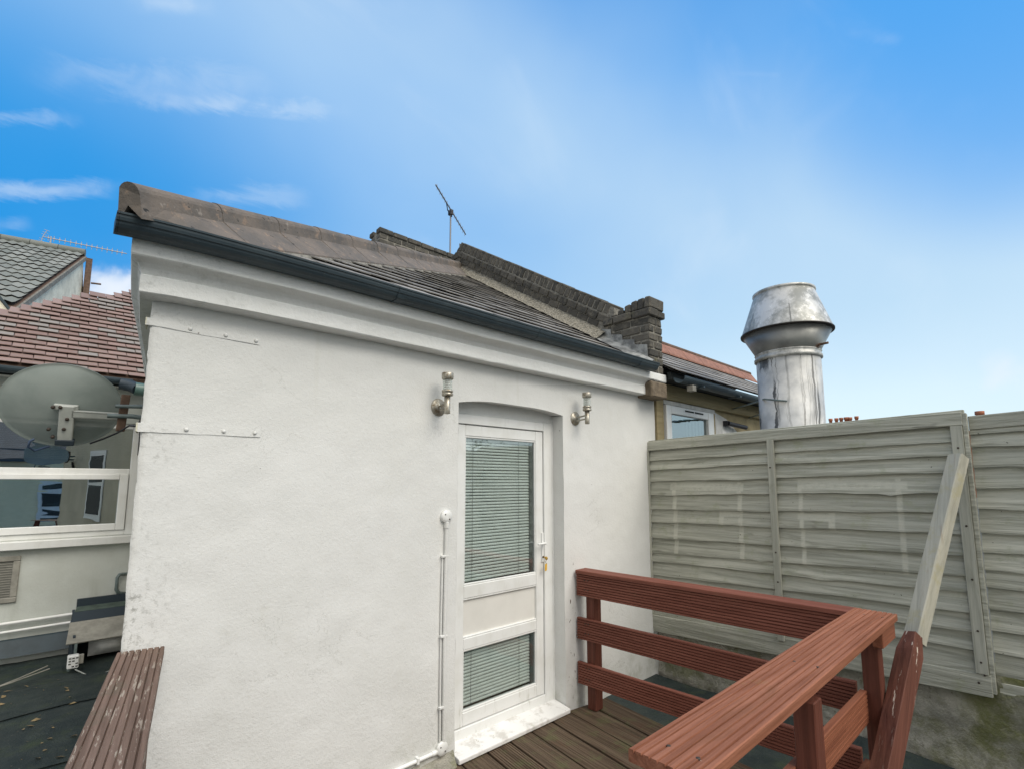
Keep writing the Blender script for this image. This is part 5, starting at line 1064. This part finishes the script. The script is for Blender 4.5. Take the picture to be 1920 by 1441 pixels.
part('stack', MB().box((29.6, b.y - .5, 1), (30.3, b.y + .5, b.z - .5)), 'terracotta_pot', s2_); part('pot', pot((30, b.y, b.z - .5), .15, t_.z - b.z + .5), 'terracotta_pot', s2_)
# ================================================================== house opposite, seen only as a reflection in the left window
oh = thing('opposite_house', 'cream house with dark roof standing opposite, mirrored in the wide left window', 'building', (1, -9, -3.5))
mb = MB(); mb.box((-7, -9, -3.6), (9, -14, 2.6)); mb.prism([(.35, -8.99, 2.5), (4.4, -8.99, 2.5), (2.4, -8.99, 3.55)], (0, -3, 0)); part('wall', mb, 'cream_paint', oh)
mb = MB(); mb.prism([(-7.4, -8.6, 2.45), (-7.4, -8.6, 2.62), (-7.4, -11.5, 4.3), (-7.4, -14.6, 2.6)], (7.6, 0, 0)); mb.prism([(4.6, -8.6, 2.45), (4.6, -8.6, 2.62), (4.6, -11.5, 4.3), (4.6, -14.6, 2.6)], (5, 0, 0)); mb.prism([(.0, -9.3, 2.45), (.0, -9.3, 2.62), (.0, -11.5, 4.3), (.0, -14.6, 2.6)], (4.8, 0, 0))
for a, b in (((.1, -8.6, 2.42), (2.4, -8.6, 3.66)), ((4.7, -8.6, 2.42), (2.4, -8.6, 3.66))): a, b = Vector(a), Vector(b); mb.prism([a, b, b + Vector((0, 0, .16)), a + Vector((0, 0, .16))], (0, -3.2, 0))
part('roof', mb, 'roof_dark', oh); part('chimney', MB().box((2.1, -11.2, 3.2), (3.4, -12.2, 5.2)), 'dark_brick', oh)
for x, z in ((.05, .15), (2.3, .35), (-2.4, .2)):
    w_ = part('window', MB().box((x, -8.985, z), (x + .85, -8.96, z + 1.4)), 'white_upvc', oh, .01)
    for dz in (.1, .76): part('pane', MB().box((x + .10, -8.958, z + dz), (x + .75, -8.95, z + dz + .54)), 'dark_interior', w_)
part('gutter', MB().box((-7.4, -8.52, 2.42), (.1, -8.62, 2.52)), 'gutter_plastic', oh)
# trees behind the viewer, mirrored in the small window and the door glass
def tree(name, x, y, h, r_, lab, sd_):
    t = thing(name, lab, 'tree', (x, y, -3.5)); r3 = random.Random(sd_); mb = MB(); mb.tube([(x, y, -3.5), (x + .1, y, -3.5 + h * .45), (x, y + .1, -3.5 + h * .8)], [.18, .12, .05], 8)
    for k in range(7): a_ = k * .9; mb.tube([(x + .08, y, -3.5 + h * (.35 + .05 * k)), (x + math.cos(a_) * r_ * .8, y + math.sin(a_) * r_ * .8, -3.5 + h * (.5 + .06 * k))], [.06, .02], 6)
    part('trunk', mb, 'bark', t); mb = MB(); c = Vector((x, y, -3.5 + h * .7))
    cl = [c + Vector((r3.gauss(0, .5), r3.gauss(0, .5), r3.gauss(0, .45))) * r_ for _ in range(26)]
    for k in range(2600):
        q = r3.choice(cl) + Vector((r3.gauss(0, 1), r3.gauss(0, 1), r3.gauss(0, 1))) * r_ * .17; e1 = Vector((r3.uniform(-1, 1), r3.uniform(-1, 1), r3.uniform(-1, 1))).normalized() * .07; e2 = e1.cross(Vector((r3.uniform(-1, 1), r3.uniform(-1, 1), 1))).normalized() * .05
        mb.add([q - e1, q + e2, q + e1, q - e2], [(0, 1, 2, 3)])
    part('crown', mb, 'leaf_green', t)
tree('tree', 10.6, -3.4, 6.0, 1.0, 'leafy green tree beyond the fence, mirrored in the small neighbouring window', 4)
tree('tree', 9.6, -8.0, 8.3, 1.7, 'taller green tree behind the viewer, mirrored at the top of the door glass', 9)
